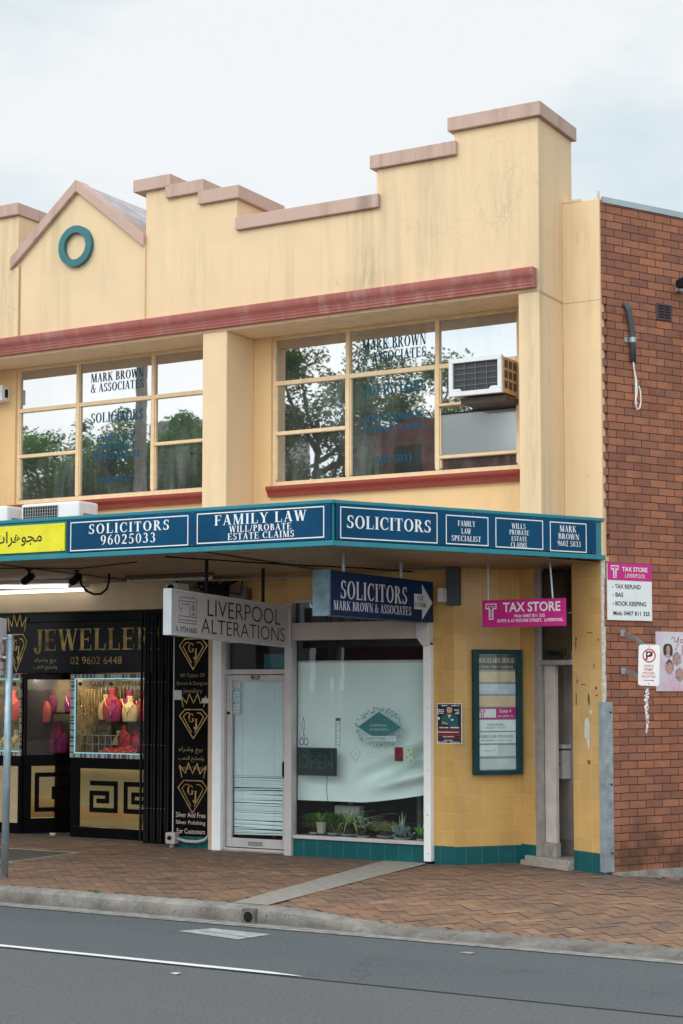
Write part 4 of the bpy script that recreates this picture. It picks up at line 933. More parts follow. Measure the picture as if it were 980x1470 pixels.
def hexa(P, cx, cy, r, k=0): P.poly([(cx + r*.86*cos(radians(60*i+30)), cy + r*sin(radians(60*i+30))) for i in range(6)], k)
P = Panel(xs_(.014, 0, 0), YB)
hexes = [(.93, 2.385, .085, 0), (1.06, 2.30, .085, 1), (.95, 2.215, .085, 2), (1.10, 2.13, .085, 3), (1.2, 2.40, .085, 4)]
skin = plain('poster_skin', (.52, .30, .22), .6); dk = plain('poster_dark_hair', (.05, .035, .03), .6)
for cx, cy, r_, kk in hexes: hexa(P, cx, cy, r_, kk)
P.done(plain('poster_photo', (.42, .27, .27), .6, .5, 30), bp, 'photo')
P = Panel(xs_(.014, 0, 0), YB, lift=.003); P.disc(.885, 2.40, .026, .06, 0); P.disc(.975, 2.39, .024, .06, 1); P.disc(.93, 2.45, .05, .018, 2); P.disc(.945, 2.255, .032, .04, 3); P.done(dk, bp, 'photo_hair')
P = Panel(xs_(.014, 0, 0), YB, lift=.0045); P.disc(.93, 2.40, .030, .048, 0); P.disc(.947, 2.235, .022, .034, 1); P.poly([(.91, 2.14), (.985, 2.14), (.965, 2.19), (.93, 2.19)], 2); P.poly([(1.06, 2.10), (1.16, 2.12), (1.17, 2.16), (1.06, 2.17)], 3); P.done(skin, bp, 'photo_face')
P = Panel(xs_(.014, 0, 0), YB, lift=.003)
P.stroke([(.98, 2.52), (1.0, 2.545), (1.03, 2.53), (1.035, 2.49), (1.06, 2.49), (1.09, 2.545), (1.08, 2.47), (1.055, 2.41), (1.03, 2.40)], .008); P.annulus(1.135, 2.50, .016, .023, 12); P.stroke([(1.16, 2.52), (1.165, 2.49), (1.19, 2.485), (1.2, 2.52)], .007); P.text('MOR', .79, .86, 2.50, 2.51) if 0 else None
P.done(plain('crimson_script', (.45, .06, .12), .5), bp)
q = thing('vent_grille', xs_(0, .94, 6.1), 'brown square air vent set in the upper brick wall', 'vent', rz=BA)
a = MB(TB); a.box(-.01, .012, .835, 1.065, 6.09, 6.275); a.build('frame', plain('brown_vent', (.075, .045, .055), .6), q, bevel=.004)
a = MB(TB)
for i in range(5):
    for j in range(2): a.box(.011, .0135, .86 + .093*j, .945 + .093*j, 6.112 + .031*i, 6.130 + .031*i)
a.build('vent_slots', m_blackm, q)
fl = thing('flood_lamp', xs_(.02, 1.12, 6.5), 'small black floodlight high on the brick wall beside the roof edge', 'lamp', rz=BA)
a = MB(TB); a.box(0, .05, 1.13, 1.2, 6.44, 6.56); a.tube([(.03, 1.16, 6.50), (.12, 1.10, 6.50)], .012, 6); a.build('bracket', m_galv, fl)
a = MB(TB); a.add([(.08, 1.06, 6.46), (.22, 1.06, 6.44), (.22, 1.19, 6.44), (.08, 1.19, 6.46), (.08, 1.06, 6.54), (.20, 1.06, 6.56), (.20, 1.19, 6.56), (.08, 1.19, 6.54)], [(3,2,1,0),(4,5,6,7),(0,1,5,4),(1,2,6,5),(2,3,7,6),(3,0,4,7)]); a.build('lamp_head', m_blackm, fl, bevel=.005)
cc = thing('conduit_pipe', xs_(.03, .42, 5.5), 'dark grey bent conduit with white cables hanging out on the brick wall', 'conduit', rz=BA)
a = MB(TB); a.tube([(-.03, .355, 6.20), (.03, .372, 6.185), (.045, .395, 6.12), (.045, .418, 6.02), (.045, .438, 5.9), (.045, .446, 5.8), (.045, .448, 5.56)], .034, 12); a.build('pipe', plain('dark_conduit', (.055, .06, .065), .5), cc, smooth=True)
a = MB(TB); a.tube([(.045, .447, 5.775), (.045, .447, 5.83)], .039, 12); a.box(.0, .012, .36, .41, 5.78, 5.83); a.build('clamp', m_galv, cc)
a = MB(TB)
a.tube([(.05, .44, 5.60), (.06, .445, 5.50), (.05, .475, 5.38), (.04, .485, 5.25), (.04, .48, 5.10), (.045, .50, 5.035), (.05, .53, 5.05), (.05, .548, 5.12), (.05, .545, 5.24), (.05, .52, 5.30)], .007, 6)
a.tube([(.045, .455, 5.60), (.04, .465, 5.50), (.05, .490, 5.36), (.05, .497, 5.22), (.04, .485, 5.14), (.04, .505, 5.10)], .0065, 6); a.build('cable', m_white, cc)
cg = thing('corner_guard', xs_(0, .02, 0), 'tall galvanised steel angle guarding the brick corner beside doorway 61', 'corner guard', rz=BA)
a = MB(TB); a.box(-.058, .012, -.016, -.0045, .02, 1.83); a.box(.0, .012, -.0045, .125, .02, 1.83); a.build('angle', m_galv, cg, bevel=.003)
a = MB(TB)
for z in (.22, .95, 1.72):
    a.lathe((.014, .095, z), [(.002, -.012), (.011, -.006), (.011, .006), (.002, .012)], 8)
a.build('bolt', m_blackm, cg)
npk = thing('parking_sign', (.58, -.2, 2.0), 'white no parking sign with red circle reading COUNCIL PERMIT HOLDERS EXCEPTED', 'sign')
a = MB(); 
n0 = Vector((.577, -.16, 2.22))
def rrect(hw, hh, r_, nseg=5):
    o = []
    for cx, cy, a0 in ((hw - r_, hh - r_, 0), (-hw + r_, hh - r_, 90), (-hw + r_, -hh + r_, 180), (hw - r_, -hh + r_, 270)):
        for i in range(nseg + 1): t = radians(a0 + 90*i/nseg); o.append((cx + r_*cos(t), cy + r_*sin(t)))
    return o
TT = Matrix.Translation(n0) @ Matrix.Rotation(radians(2), 4, 'Y')
a = MB(TT); a.prism(rrect(.116, .215, .03), 'y', -.002, .002); a.build('plate', m_white, npk)
rr = (TT.to_3x3() @ Vector((1, 0, 0))); uu = TT.to_3x3() @ UP
P = Panel(TT @ Vector((0, -.002, 0)), rr, uu); P.annulus(0, .10, .060, .073); P.stroke([(-.048, .052), (.048, .148)], .013, 2)
for t, z, hw in (('COUNCIL', -.008, .056), ('PERMIT', -.045, .05), ('HOLDERS', -.082, .065), ('EXCEPTED', -.119, .075)): P.text(t, -hw, hw, z - .013, z + .013, weight=.006)
P.rect(-.06, .04, -.162, -.155); P.poly([(.04, -.150), (.066, -.1585), (.04, -.167)])
P.done(m_red, npk)
P = Panel(TT @ Vector((0, -.002, 0)), rr, uu); P.rect(-.034, -.017, .055, .145); P.stroke([(-.026, .138), (.012, .138), (.03, .125), (.03, .108), (.012, .096), (-.026, .096)], .016); P.done(m_blk, npk, 'letter_mark')
a = MB(TT); a.lathe((0, -.004, .195), [(.002, -.006), (.007, 0), (.002, .006)], 8); a.lathe((.005, -.004, -.195), [(.002, -.006), (.007, 0), (.002, .006)], 8); a.build('bolt', m_grey, npk)
a = MB()
for (zw, zs, yy) in ((2.575, 2.40, .285), (2.165, 2.04, .29)):
    w0 = xs_(.0, yy, zw); s0 = Vector((.56, -.150, zs)); d = (s0 - w0); mid = w0 + d*.45 + UP * .02
    for p0, p1 in ((w0, mid), (mid, s0)):
        sv = Vector((0, 0, 1)) * .022
        a.add([p0 - sv, p1 - sv, p1 + sv, p0 + sv, p0 - sv + XB*.006 + YB*.004, p1 - sv + XB*.006 + YB*.004, p1 + sv + XB*.006 + YB*.004, p0 + sv + XB*.006 + YB*.004], [(3,2,1,0),(4,5,6,7),(0,1,5,4),(1,2,6,5),(2,3,7,6),(3,0,4,7)])
    a.box(w0.x - .01, w0.x + .03, w0.y - .03, w0.y + .01, zw - .035, zw + .035)
a.build('bracket_arm', m_galv, npk)
tn = MB(); rr_ = random.Random(4)
for i in range(70):
    z = 2.02 - .5 * i/70; wd = .020 * (1 - .75*i/70); x = .525 + rr_.uniform(-wd, wd)*1.2; y = -.10 + rr_.uniform(-.01, .01); s_ = rr_.uniform(.006, .014)
    tn.quad((x - s_, y, z), (x + s_*.3, y + .004, z + .01), (x + s_, y, z - .012), (x - s_*.2, y - .004, z - .02))
for dx in (-.015, .014): tn.tube([(.525 + dx, -.1, 2.05), (.525 + dx*.8, -.1, 1.8), (.525 + dx*.2, -.1, 1.55), (.527, -.1, 1.50)], .003, 5)
tag(tn.build('tinsel_strand', plain('grey_tinsel', (.42, .40, .42), .3, .2, metal=.6)), 'frayed silvery tinsel strand dangling below the no parking sign', 'tinsel')

# ------------------------------------------------------------------ directory board and poster on the tiled wall
db = thing('directory_board', Rt @ Vector((.52, 0, 1.0)), 'tall teal framed directory board headed MACQUARIE HOUSE on the yellow tiled wall', 'directory board')
q = MB(Rt)
x0, x1, z0, z1, d_ = .215, .81, 1.0, 2.415, -.085
q.box(x0, x0 + .06, d_, -.002, z0, z1); q.box(x1 - .06, x1, d_, -.002, z0, z1); q.box(x0 + .06, x1 - .06, d_, -.002, z0, z0 + .05); q.box(x0 + .06, x1 - .06, d_, -.002, z1 - .05, z1)
q.build('frame', m_teal, db, bevel=.006)
q = MB(Rt); q.box(x0 + .06, x1 - .06, -.03, -.003, z0 + .05, z1 - .05); q.build('backing', plain('grey_board', (.30, .33, .34), .6), db)
PD = Panel(Rt @ Vector((0, -.032, 0)), T1)
rows = [(2.185, 2.36, 'h'), (2.045, 2.17, 'c'), (1.905, 2.028, 'b'), (1.765, 1.895, 'c'), (1.625, 1.762, 'p'), (1.49, 1.622, 'w'), (1.350, 1.482, 'w'), (1.20, 1.335, 'g'), (1.055, 1.185, 'g')]
rc = {'h': plain('dark_header', (.035, .05, .055), .4), 'c': plain('cream_strip', (.72, .56, .36), .5), 'b': plain('bluish_strip', (.58, .63, .72), .5), 'p': m_pink, 'w': plain('white_strip', (.82, .86, .87), .5), 'g': plain('grey_green_strip', (.62, .68, .69), .5)}
for a, b, kk in rows:
    P = Panel(Rt @ Vector((0, -.032, 0)), T1); P.rect(x0 + .065, x1 - .065, a + .004, b - .004); P.done(rc[kk], db, 'name_strip')
P = Panel(Rt @ Vector((0, -.034, 0)), T1, lift=.003); P.text('MACQUARIE HOUSE', .285, .735, 2.265, 2.322, 'serif'); P.text('61 MOORE STREET LIVERPOOL', .285, .72, 2.205, 2.232, 'serif'); P.done(plain('cream_letter', (.80, .70, .50), .5), db)
P = Panel(Rt @ Vector((0, -.034, 0)), T1, lift=.003); P.rect(.285, .50, 1.645, 1.742); P.text('Suite 4', .545, .69, 1.70, 1.738, weight=.02); P.text('Mob: 0407 811 325', .53, .715, 1.650, 1.672, weight=.01); P.rect(.285, .515, 1.215, 1.335); P.done(m_white, db)
P = Panel(Rt @ Vector((0, -.037, 0)), T1, lift=.004); tee(P, .30, .36, 1.655, 1.73, .008); P.done(m_pink, db, 'logo')
P = Panel(Rt @ Vector((0, -.034, 0)), T1, lift=.003); P.text('SOLICITORS', .39, .60, 1.55, 1.578, 'serif'); P.text('MARK BROWN & ASSOCIATES', .37, .62, 1.522, 1.537, 'serif'); P.text('FAMILY LAW SPECIALIST', .295, .71, 1.415, 1.45, 'serif'); P.text('WILLS/PROBATE/ESTATE CLAIMS', .31, .69, 1.378, 1.395, 'serif'); P.done(plain('teal_letter', (.03, .18, .22), .5), db)
P = Panel(Rt @ Vector((0, -.037, 0)), T1, lift=.004); P.rect(.345, .43, 1.268, 1.274); P.stroke([(.455, 1.27), (.465, 1.262), (.488, 1.29)], .006); P.done(m_grey, db, 'faint_print')
q = MB(Rt); q.quad((x0 + .06, -.075, z0 + .05), (x1 - .06, -.075, z0 + .05), (x1 - .06, -.075, z1 - .05), (x0 + .06, -.075, z1 - .05)); q.build('cover_glass', m_shopg, db)
po_ = thing('wall_poster', (-1.855, .05, 1.355), 'dark concert poster of a man in a green jacket on the yellow tiles', 'poster')
q = MB(); q.box(-2.012, -1.70, .042, .048, 1.352, 1.806); q.build('sheet', m_white, po_)
PP = lambda l=.0015: Panel((-2.012, .042, 1.352), (1, 0, 0), lift=l)
P = PP(); P.rect(.008, .304, .008, .446); P.done(plain('poster_black', (.014, .014, .028), .4, .4, 14), po_, 'print_ground')
P = PP(.003); P.poly([(.055, .22), (.06, .30), (.10, .325), (.14, .34), (.19, .34), (.235, .32), (.262, .29), (.262, .20), (.24, .19), (.15, .195), (.13, .215), (.06, .21)]); P.done(plain('poster_green', (.008, .10, .10), .5, .2, 12), po_, 'printed_jacket')
P = PP(.0045); P.disc(.158, .378, .036, .050, 0); P.poly([(.13, .33), (.185, .33), (.16, .30)], 1); P.poly([(.06, .232), (.13, .215), (.145, .228), (.07, .25)], 2); P.done(plain('poster_face', (.56, .32, .22), .6), po_, 'printed_skin')
P = PP(.006); P.poly([(.118, .39), (.125, .425), (.145, .442), (.175, .442), (.192, .425), (.198, .39), (.19, .41), (.16, .418), (.128, .41)], 0); P.poly([(.128, .36), (.14, .335), (.158, .325), (.178, .335), (.188, .36), (.175, .348), (.158, .345), (.14, .348)], 1); P.rect(.137, .150, .384, .388, 2); P.rect(.166, .179, .384, .388, 3); P.done(dk, po_, 'printed_hair')
P = PP(.006); P.poly([(.142, .322), (.172, .322), (.157, .283)], 0); P.rect(.178, .21, .262, .278, 1); P.disc(.025, .285, .014, .014, 2)
rp = random.Random(5)
def bars(P, x0, x1, y, h):
    x = x0
    while x < x1 - .006:
        l = rp.uniform(.008, .03); P.rect(x, min(x + l, x1), y, y + h); x += l + .006
for (a, b, y, h) in ((.06, .29, .424, .010), (.015, .09, .378, .009), (.012, .095, .360, .011), (.012, .095, .338, .011), (.22, .29, .376, .010), (.24, .28, .352, .009), (.225, .285, .335, .010), (.03, .15, .175, .013), (.17, .28, .175, .015), (.01, .28, .125, .011), (.075, .215, .075, .009), (.09, .20, .035, .008), (.01, .14, .015, .009), (.16, .29, .015, .009)): bars(P, a, b, y, h)
P.done(m_white, po_, 'illegible_print')
P = PP(.005); P.rect(.012, .30, .088, .112); bars(P, .025, .29, .145, .02); bars(P, .012, .30, .055, .014); P.done(plain('poster_red', (.28, .012, .015), .5), po_, 'red_print')
q = MB(); q.box(-1.85, -1.70, -.05, .045, 2.91, 3.34); tag(q.build('meter_box', plain('dark_steel_box', (.06, .08, .09), .5), bevel=.006), 'dark steel box on the tiles behind the navy hanging sign', 'box')

# ------------------------------------------------------------------ air conditioners
ac = thing('window_air_conditioner', (-1.2, -.3, 5.2), 'boxy beige air conditioner sticking out of the right office window', 'air conditioner')
ax0, ax1, az0, az1, ay = -1.60, -.955, 5.205, 5.625, -.46
q = MB(); q.box(ax0 + .01, ax1 - .004, ay + .055, .02, az0 + .01, az1 - .01); q.build('body', m_acb, ac, bevel=.008)
q = MB(); t = .05
q.box(ax0, ax1, ay, ay + .05, az1 - t, az1); q.box(ax0, ax1, ay, ay + .05, az0, az0 + t); q.box(ax0, ax0 + t, ay, ay + .05, az0 + t, az1 - t); q.box(ax1 - t, ax1, ay, ay + .05, az0 + t, az1 - t)
q.prism([(ax0 + t, az0 + t), (ax0 + .16, az0 + t), (ax0 + .13, az0 + t + .03), (ax0 + t, az0 + t + .03)], 'y', ay, ay + .03); q.prism([(ax1 - .16, az0 + t), (ax1 - t, az0 + t), (ax1 - t, az0 + t + .03), (ax1 - .13, az0 + t + .03)], 'y', ay, ay + .03)
q.build('front_frame', m_acw, ac, bevel=.004)
q = MB(); q.box(ax0 + t, ax1 - t, ay + .035, ay + .045, az0 + t, az1 - t); q.build('coil', plain('dark_coil', (.030, .033, .036), .5), ac)
q = MB()
for i in range(1, 4): x = ax0 + t + (ax1 - ax0 - 2*t)*i/4; q.box(x - .002, x + .002, ay + .014, ay + .02, az0 + t, az1 - t)
for i in range(1, 5): z = az0 + t + (az1 - az0 - 2*t)*i/5; q.box(ax0 + t, ax1 - t, ay + .012, ay + .016, z - .002, z + .002)
q.build('grille', plain('grille_wire', (.17, .18, .18), .4), ac)
q = MB()
for i in range(3):
    for j in range(3): q.box(ax1 - .005, ax1 - .0015, ay + .09 + .115*j, ay + .17 + .115*j, az0 + .06 + .115*i, az0 + .145 + .115*i)
q.build('side_louvre', plain('louvre_dark', (.07, .055, .045), .6), ac)
q = MB(); q.box(ax0 + .1, ax1, -.36, .02, az0 - .075, az0 - .012); q.build('support_tray', plain('rusty_tray', (.09, .07, .055), .7, .4, 10), ac)
q = MB(); q.box(-1.94, -.955, -.055, -.02, 5.19, 5.204); q.build('support_bar', m_frame, ac)
def outdoor_unit(x0, label, logo):
    u = thing('outdoor_unit', (x0 + .46, -.55, 3.73), label, 'air conditioner', 'outdoor units on the awning')
    q = MB(); q.box(x0, x0 + .93, -.75, -.35, 3.76, 4.30); q.build('casing', m_acw, u, bevel=.03)
    q = MB(); q.box(x0 + .05, x0 + .60, -.756, -.748, 3.80, 4.255); q.build('fan_opening', m_blackm, u)
    q = MB()
    for i in range(15): x = x0 + .05 + .55*i/14; q.box(x - .004, x + .004, -.765, -.757, 3.80, 4.255)
    for i in range(12): z = 3.80 + .455*i/11; q.box(x0 + .05, x0 + .60, -.768, -.765, z - .003, z + .003)
    q.build('fan_guard', plain('guard_wire', (.30, .31, .31), .4), u)
    q = MB(); q.box(x0 + .925, x0 + .934, -.66, -.47, 4.09, 4.15); q.build('handle_recess', m_grey, u)
    q = MB(); q.box(x0 + .1, x0 + .16, -.74, -.36, 3.725, 3.762); q.box(x0 + .77, x0 + .83, -.74, -.36, 3.725, 3.762); q.build('foot', m_grey, u)
    if logo:
        P = Panel((x0 + .64, -.75, 4.17), (1, 0, 0), lift=.002); P.poly([(0, 0), (.10, .08), (0, .08)]); P.done(plain('cyan_mark', (.05, .55, .70), .5), u, 'emblem')
    return u
outdoor_unit(-7.50, 'white outdoor unit on the awning beneath the middle of the left office window', False)
outdoor_unit(-8.66, 'white outdoor unit with a cyan triangle at the left end of the awning', True)
sb = thing('sensor_box', (-8.41, -.12, 5.78), 'white wall box with a dark window left of the left office window', 'box')
q = MB(); q.box(-8.62, -8.315, -.22, -.052, 5.785, 5.99); q.build('casing', m_acw, sb, bevel=.01)
q = MB(); q.box(-8.318, -8.312, -.16, -.10, 5.83, 5.94); q.box(-8.40, -8.35, -.224, -.218, 5.83, 5.94); q.build('opening', m_blackm, sb)

# ------------------------------------------------------------------ under the awning: lamps, cameras, cables
def tube_lamp(name, p0, p1, lit, label):
    p0 = Vector(p0); p1 = Vector(p1); c = (p0 + p1)/2
    t_ = thing(name, tuple(c), label, 'lamp', None)
    d = (p1 - p0).normalized(); s = d.cross(UP)
    q = MB(); 
    a, b = p0 + UP*.03, p1 + UP*.03
    q.add([a - s*.06, b - s*.06, b + s*.06, a + s*.06, a - s*.05 + UP*.05, b - s*.05 + UP*.05, b + s*.05 + UP*.05, a + s*.05 + UP*.05], [(3,2,1,0),(4,5,6,7),(0,1,5,4),(1,2,6,5),(2,3,7,6),(3,0,4,7)])
    q.build('batten', m_wpaint if lit else plain('dark_batten', (.10, .07, .06), .6), t_)
    q = MB(); q.tube([p0 + d*.03, p1 - d*.03], .019, 10); q.build('tube', m_tube if lit else m_tubeoff, t_, smooth=True)
    q = MB(); q.tube([p0, p0 + d*.03], .022, 8); q.tube([p1 - d*.03, p1], .022, 8); q.build('end_cap', m_wpaint, t_)
tube_lamp('tube_lamp', (-8.9, -.42, 3.295), (-7.42, -.42, 3.255) if 0 else (-6.95, -.42, 3.265), True, 'lit white fluorescent tube above the jewellery shop, nearer the street')
tube_lamp('tube_lamp', (-9.2, .15, 3.25), (-7.15, .15, 3.25), True, 'lit white fluorescent tube above the jewellery shop, nearer the wall')
tube_lamp('tube_lamp', (-5.95, -.55, 3.29), (-4.70, -.55, 3.29), False, 'unlit brown fluorescent batten above the white hanging lightbox')
def camera(px, label):
    c = thing('security_camera', px, label, 'camera', 'security cameras under the awning'); x, y, z = px
    q = MB(); q.lathe((x, y, z + .12), [(.05, .02), (.05, 0), (.02, -.015)], 10); q.tube([(x, y, z + .12), (x, y, z + .05)], .018, 8); q.build('bracket', m_blackm, c)
    q = MB(); q.tube([(x - .05, y + .10, z + .05), (x + .06, y - .15, z - .03)], .045, 12); q.build('barrel', m_blackm, c)
    q = MB(); q.tube([(x + .0605, y - .151, z - .0305), (x + .064, y - .158, z - .033)], .034, 12); q.build('lens', m_black, c)
camera((-6.45, -1.80, 3.25), 'black security camera under the awning above the gold JEWELLERY letters')
camera((-6.02, -1.45, 3.25), 'black security camera under the awning beside the looped black cable')
q = MB(); q.tube([(-5.98, -1.45, 3.33), (-5.95, -1.45, 3.20), (-5.88, -1.44, 3.12), (-5.78, -1.43, 3.08), (-5.68, -1.42, 3.08), (-5.60, -1.41, 3.14), (-5.57, -1.41, 3.24), (-5.58, -1.4, 3.32)], .014, 8)
tag(q.build('cable_loop', m_blackm, smooth=True), 'black cable looping down from the awning soffit beside a camera', 'cable')
q = MB(); q.tube([(-6.6, -.2, 3.315), (-5.5, -.12, 3.30), (-4.6, -.08, 3.29), (-4.0, -.03, 3.305), (-3.3, 0.0, 3.30), (-2.6, .0, 3.32), (-2.0, 0.0, 3.325), (-1.75, .0, 3.325)], .013, 8)
tag(q.build('cable_conduit', plain('grey_conduit', (.30, .28, .26), .5), smooth=True), 'thin grey conduit along the wall under the awning soffit', 'conduit')
q = MB(); q.tube([(-3.9, -2.6, 3.37), (-3.2, -1.4, 3.34), (-2.6, -.6, 3.325), (-2.3, .02, 3.31)], .008, 6); q.tube([(-7.2, -2.6, 3.365), (-5.6, -1.9, 3.35), (-4.5, -2.3, 3.355)], .007, 6)
tag(q.build('soffit_cable', m_blackm, smooth=True), 'thin black cable strung along the timber soffit of the awning', 'cable')
cam3 = thing('security_camera', (-5.42, -.3, 3.2), 'white boxy camera under the awning behind the unlit batten', 'camera', 'security cameras under the awning')
q = MB(); q.box(-5.52, -5.34, -.36, -.12, 3.15, 3.255); q.build('casing', m_acw, cam3, bevel=.008)
q = MB(); q.tube([(-5.43, -.362, 3.205), (-5.43, -.40, 3.2)], .035, 12); q.build('lens', m_black, cam3)
q = MB(); q.tube([(-5.43, -.25, 3.25), (-5.43, -.25, 3.34)], .015, 8); q.build('bracket', m_blackm, cam3)
cb = MB(); rc_ = random.Random(9)
for i in range(9):
    x0 = -5.3 + .03*i; cb.tube([(x0, .05, 3.32), (x0 + rc_.uniform(-.1, .2), .0 - rc_.uniform(0, .1), 3.22), (x0 + rc_.uniform(0, .4), .05, 3.14 + rc_.uniform(-.04, .05)), (x0 + .35 + rc_.uniform(-.1, .1), .1, 3.30)], .009, 5)
cb.box(-5.25, -4.95, .05, .19, 3.10, 3.26)
tag(cb.build('cable_tangle', m_blackm), 'tangle of dark cables and a junction above the white hanging lightbox', 'cables')
q = MB(); q.box(-4.86, -4.62, .07, .2, 2.98, 3.2); tag(q.build('switch_box', plain('grey_switch_box', (.12, .11, .10), .5), bevel=.006), 'grey electrical box on the tiles above the white hanging lightbox', 'box')

# ------------------------------------------------------------------ behind the tailor's window
bl = thing('roller_blind', (-3.05, .14, .64), 'white roller blind hanging crooked behind the tailor shop window', 'blind')
q = MB(); NX, NZ = 60, 60
def blz(u): return .64 + (.125 * max(0, (u - .48)/.52)**1.3)
for j in range(NZ + 1):
    for i in range(NX + 1):
        u, v = i/NX, j/NZ; zb = blz(u); z = zb + (2.285 - zb)*v
        fold = 4.6*(.03*math.exp(-((v - .10 - .12*(u - .5))/.05)**2) * max(0, min(1, (u - .5)*3)) - .035*math.exp(-((v - .19 - .28*(u - .55))/.06)**2)*max(0, min(1, (u - .40)*3)) + .02*math.exp(-((v - .28 - .4*(u - .6))/.07)**2)*max(0, min(1, (u - .3)*3))*(1 - .5*u))
        q.v.append(Vector((-3.985 + 1.79*u, .24 - fold + .012*sin(u*5)*(1 - v), z)))
for j in range(NZ):
    for i in range(NX): a = j*(NX + 1) + i; q.f.append((a, a + 1, a + NX + 2, a + NX + 1))
q.build('fabric', m_blind, bl, smooth=True)
q = MB(); q.tube([(-3.985, .25, 2.29), (-2.195, .23, 2.29)], .016, 8); q.build('roller', m_wpaint, bl)
op = thing('open_sign', (-3.63, .1, .945), 'dark unlit OPEN sign propped in the tailor shop window', 'sign')
q = MB(); q.box(-3.90, -3.355, .082, .105, .945, 1.275); q.build('case', plain('dark_green_case', (.012, .03, .032), .3), op, bevel=.015)
P = Panel((0, .082, 0), (1, 0, 0), lift=.003); P.text('OPEN', -3.865, -3.405, 1.03, 1.19, weight=-.015)
P.annulus(-3.63, 1.11, .175, .180, 36, 6, .62)
P.done(plain('unlit_neon', (.045, .075, .075), .4), op)
q = MB(); q.tube([(-3.49, .1, .945), (-3.50, .1, .8), (-3.49, .1, .7), (-3.48, .11, .62)], .004, 5); q.build('cord', m_blackm, op)
# printed motifs on the glass
m_mot = plain('teal_print', (.03, .165, .175), .5, .1); m_plum = plain('plum_print', (.16, .05, .20), .5)
dc = thing('window_decal', (-2.77, .08, 1.3), 'teal diamond decal with LIVERPOOL ALTERATION and leafy surround on the glass', 'decal')
P = Panel((0, .072, 0), (1, 0, 0)); P.poly([(-3.06, 1.528), (-2.78, 1.375), (-2.49, 1.528), (-2.78, 1.705)]); P.done(m_mot, dc, 'diamond')
rl = random.Random(12); P = Panel((0, .0725, 0), (1, 0, 0))
for i in range(150):
    t = rl.uniform(0, 2*pi); d = rl.uniform(.85, 1.15); cx = -2.775 + .27*d*cos(t)*(1 if abs(cos(t)) < .75 else .95); cy = 1.52 + .19*d*sin(t)
    if abs((cx + 2.775)/.285) + abs((cy - 1.53)/.17) < .98: continue
    a = t + rl.uniform(-.9, .9); l = rl.uniform(.02, .05); w_ = l*.28
    P.poly([(cx, cy), (cx + l*.5*cos(a) - w_*sin(a), cy + l*.5*sin(a) + w_*cos(a)), (cx + l*cos(a), cy + l*sin(a)), (cx + l*.5*cos(a) + w_*sin(a), cy + l*.5*sin(a) - w_*cos(a))], i % 8)
P.done(plain('pale_leaf_print', (.20, .36, .38), .6, .4, 30), dc, 'leaf_motif')
P = Panel((0, .070, 0), (1, 0, 0)); P.text('LIVERPOOL', -2.895, -2.67, 1.535, 1.562); P.text('ALTERATION', -2.905, -2.655, 1.487, 1.512); P.rect(-2.98, -2.55, 1.365, 1.425); P.done(plain('pale_print', (.50, .62, .62), .5), dc)
P = Panel((0, .068, 0), (1, 0, 0)); P.text('0407788171', -2.94, -2.60, 1.380, 1.412); P.done(m_mot, dc)
sc = thing('window_decal', (-3.79, .08, 1.3), 'thin plum outline of scissors drawn on the shop glass', 'decal')
P = Panel((0, .072, 0), (1, 0, 0)); P.stroke([(-3.80, 1.63), (-3.815, 1.55), (-3.81, 1.48), (-3.78, 1.395)], .006); P.stroke([(-3.80, 1.63), (-3.785, 1.55), (-3.79, 1.48), (-3.81, 1.395)], .006); P.annulus(-3.825, 1.345, .024, .032, 14, 6, 1.5); P.annulus(-3.765, 1.345, .024, .032, 14, 6, 1.5); P.done(m_plum, sc, 'outline')
rl_ = thing('window_decal', (-3.33, .08, 1.3), 'plum tape measure strip printed on the shop glass', 'decal')
P = Panel((0, .072, 0), (1, 0, 0)); P.rect(-3.36, -3.295, 1.592, 1.628); P.rect(-3.36, -3.354, 1.30, 1.59); P.rect(-3.302, -3.296, 1.30, 1.59)
for i in range(10): P.rect(-3.356, -3.335 if i % 3 else -3.30, 1.31 + .028*i, 1.315 + .028*i)
P.done(m_plum, rl_, 'ruler_print')
sd_ = thing('window_decal', (-3.09, .08, 1.13), 'small thin diamond outline and faint lines on the shop glass', 'decal')
P = Panel((0, .072, 0), (1, 0, 0)); P.stroke([(-3.16, 1.21), (-3.09, 1.125), (-3.02, 1.21), (-3.09, 1.295)], .005, closed=True); P.stroke([(-3.105, 1.19), (-3.09, 1.23), (-3.075, 1.19)], .004)
for z in (1.175, 1.20, 1.225): P.rect(-2.94, -2.64 + .02*sin(z*99), z, z + .003)
P.done(plain('faint_print', (.34, .36, .36), .5), sd_, 'outline')
pk = thing('packet', (-2.465, .1, 1.13), 'small red and white printed packet stuck inside the shop window', 'packet')
q = MB(); q.box(-2.585, -2.345, .085, .10, 1.125, 1.305); q.build('card', plain('pale_card', (.58, .66, .58), .5, .15, 14), pk, bevel=.004)
P = Panel((0, .085, 0), (1, 0, 0), lift=.002); P.rect(-2.58, -2.47, 1.14, 1.30); P.done(plain('maroon_print', (.22, .015, .035), .5, .5, 40), pk, 'print')
P = Panel((0, .085, 0), (1, 0, 0), lift=.002); 
for a, b in ((-2.40, 1.27), (-2.42, 1.19), (-2.37, 1.22), (-2.37, 1.15)): P.disc(a, b, .017, .014)
P.done(plain('lime_print', (.35, .5, .08), .5), pk, 'spot_print')
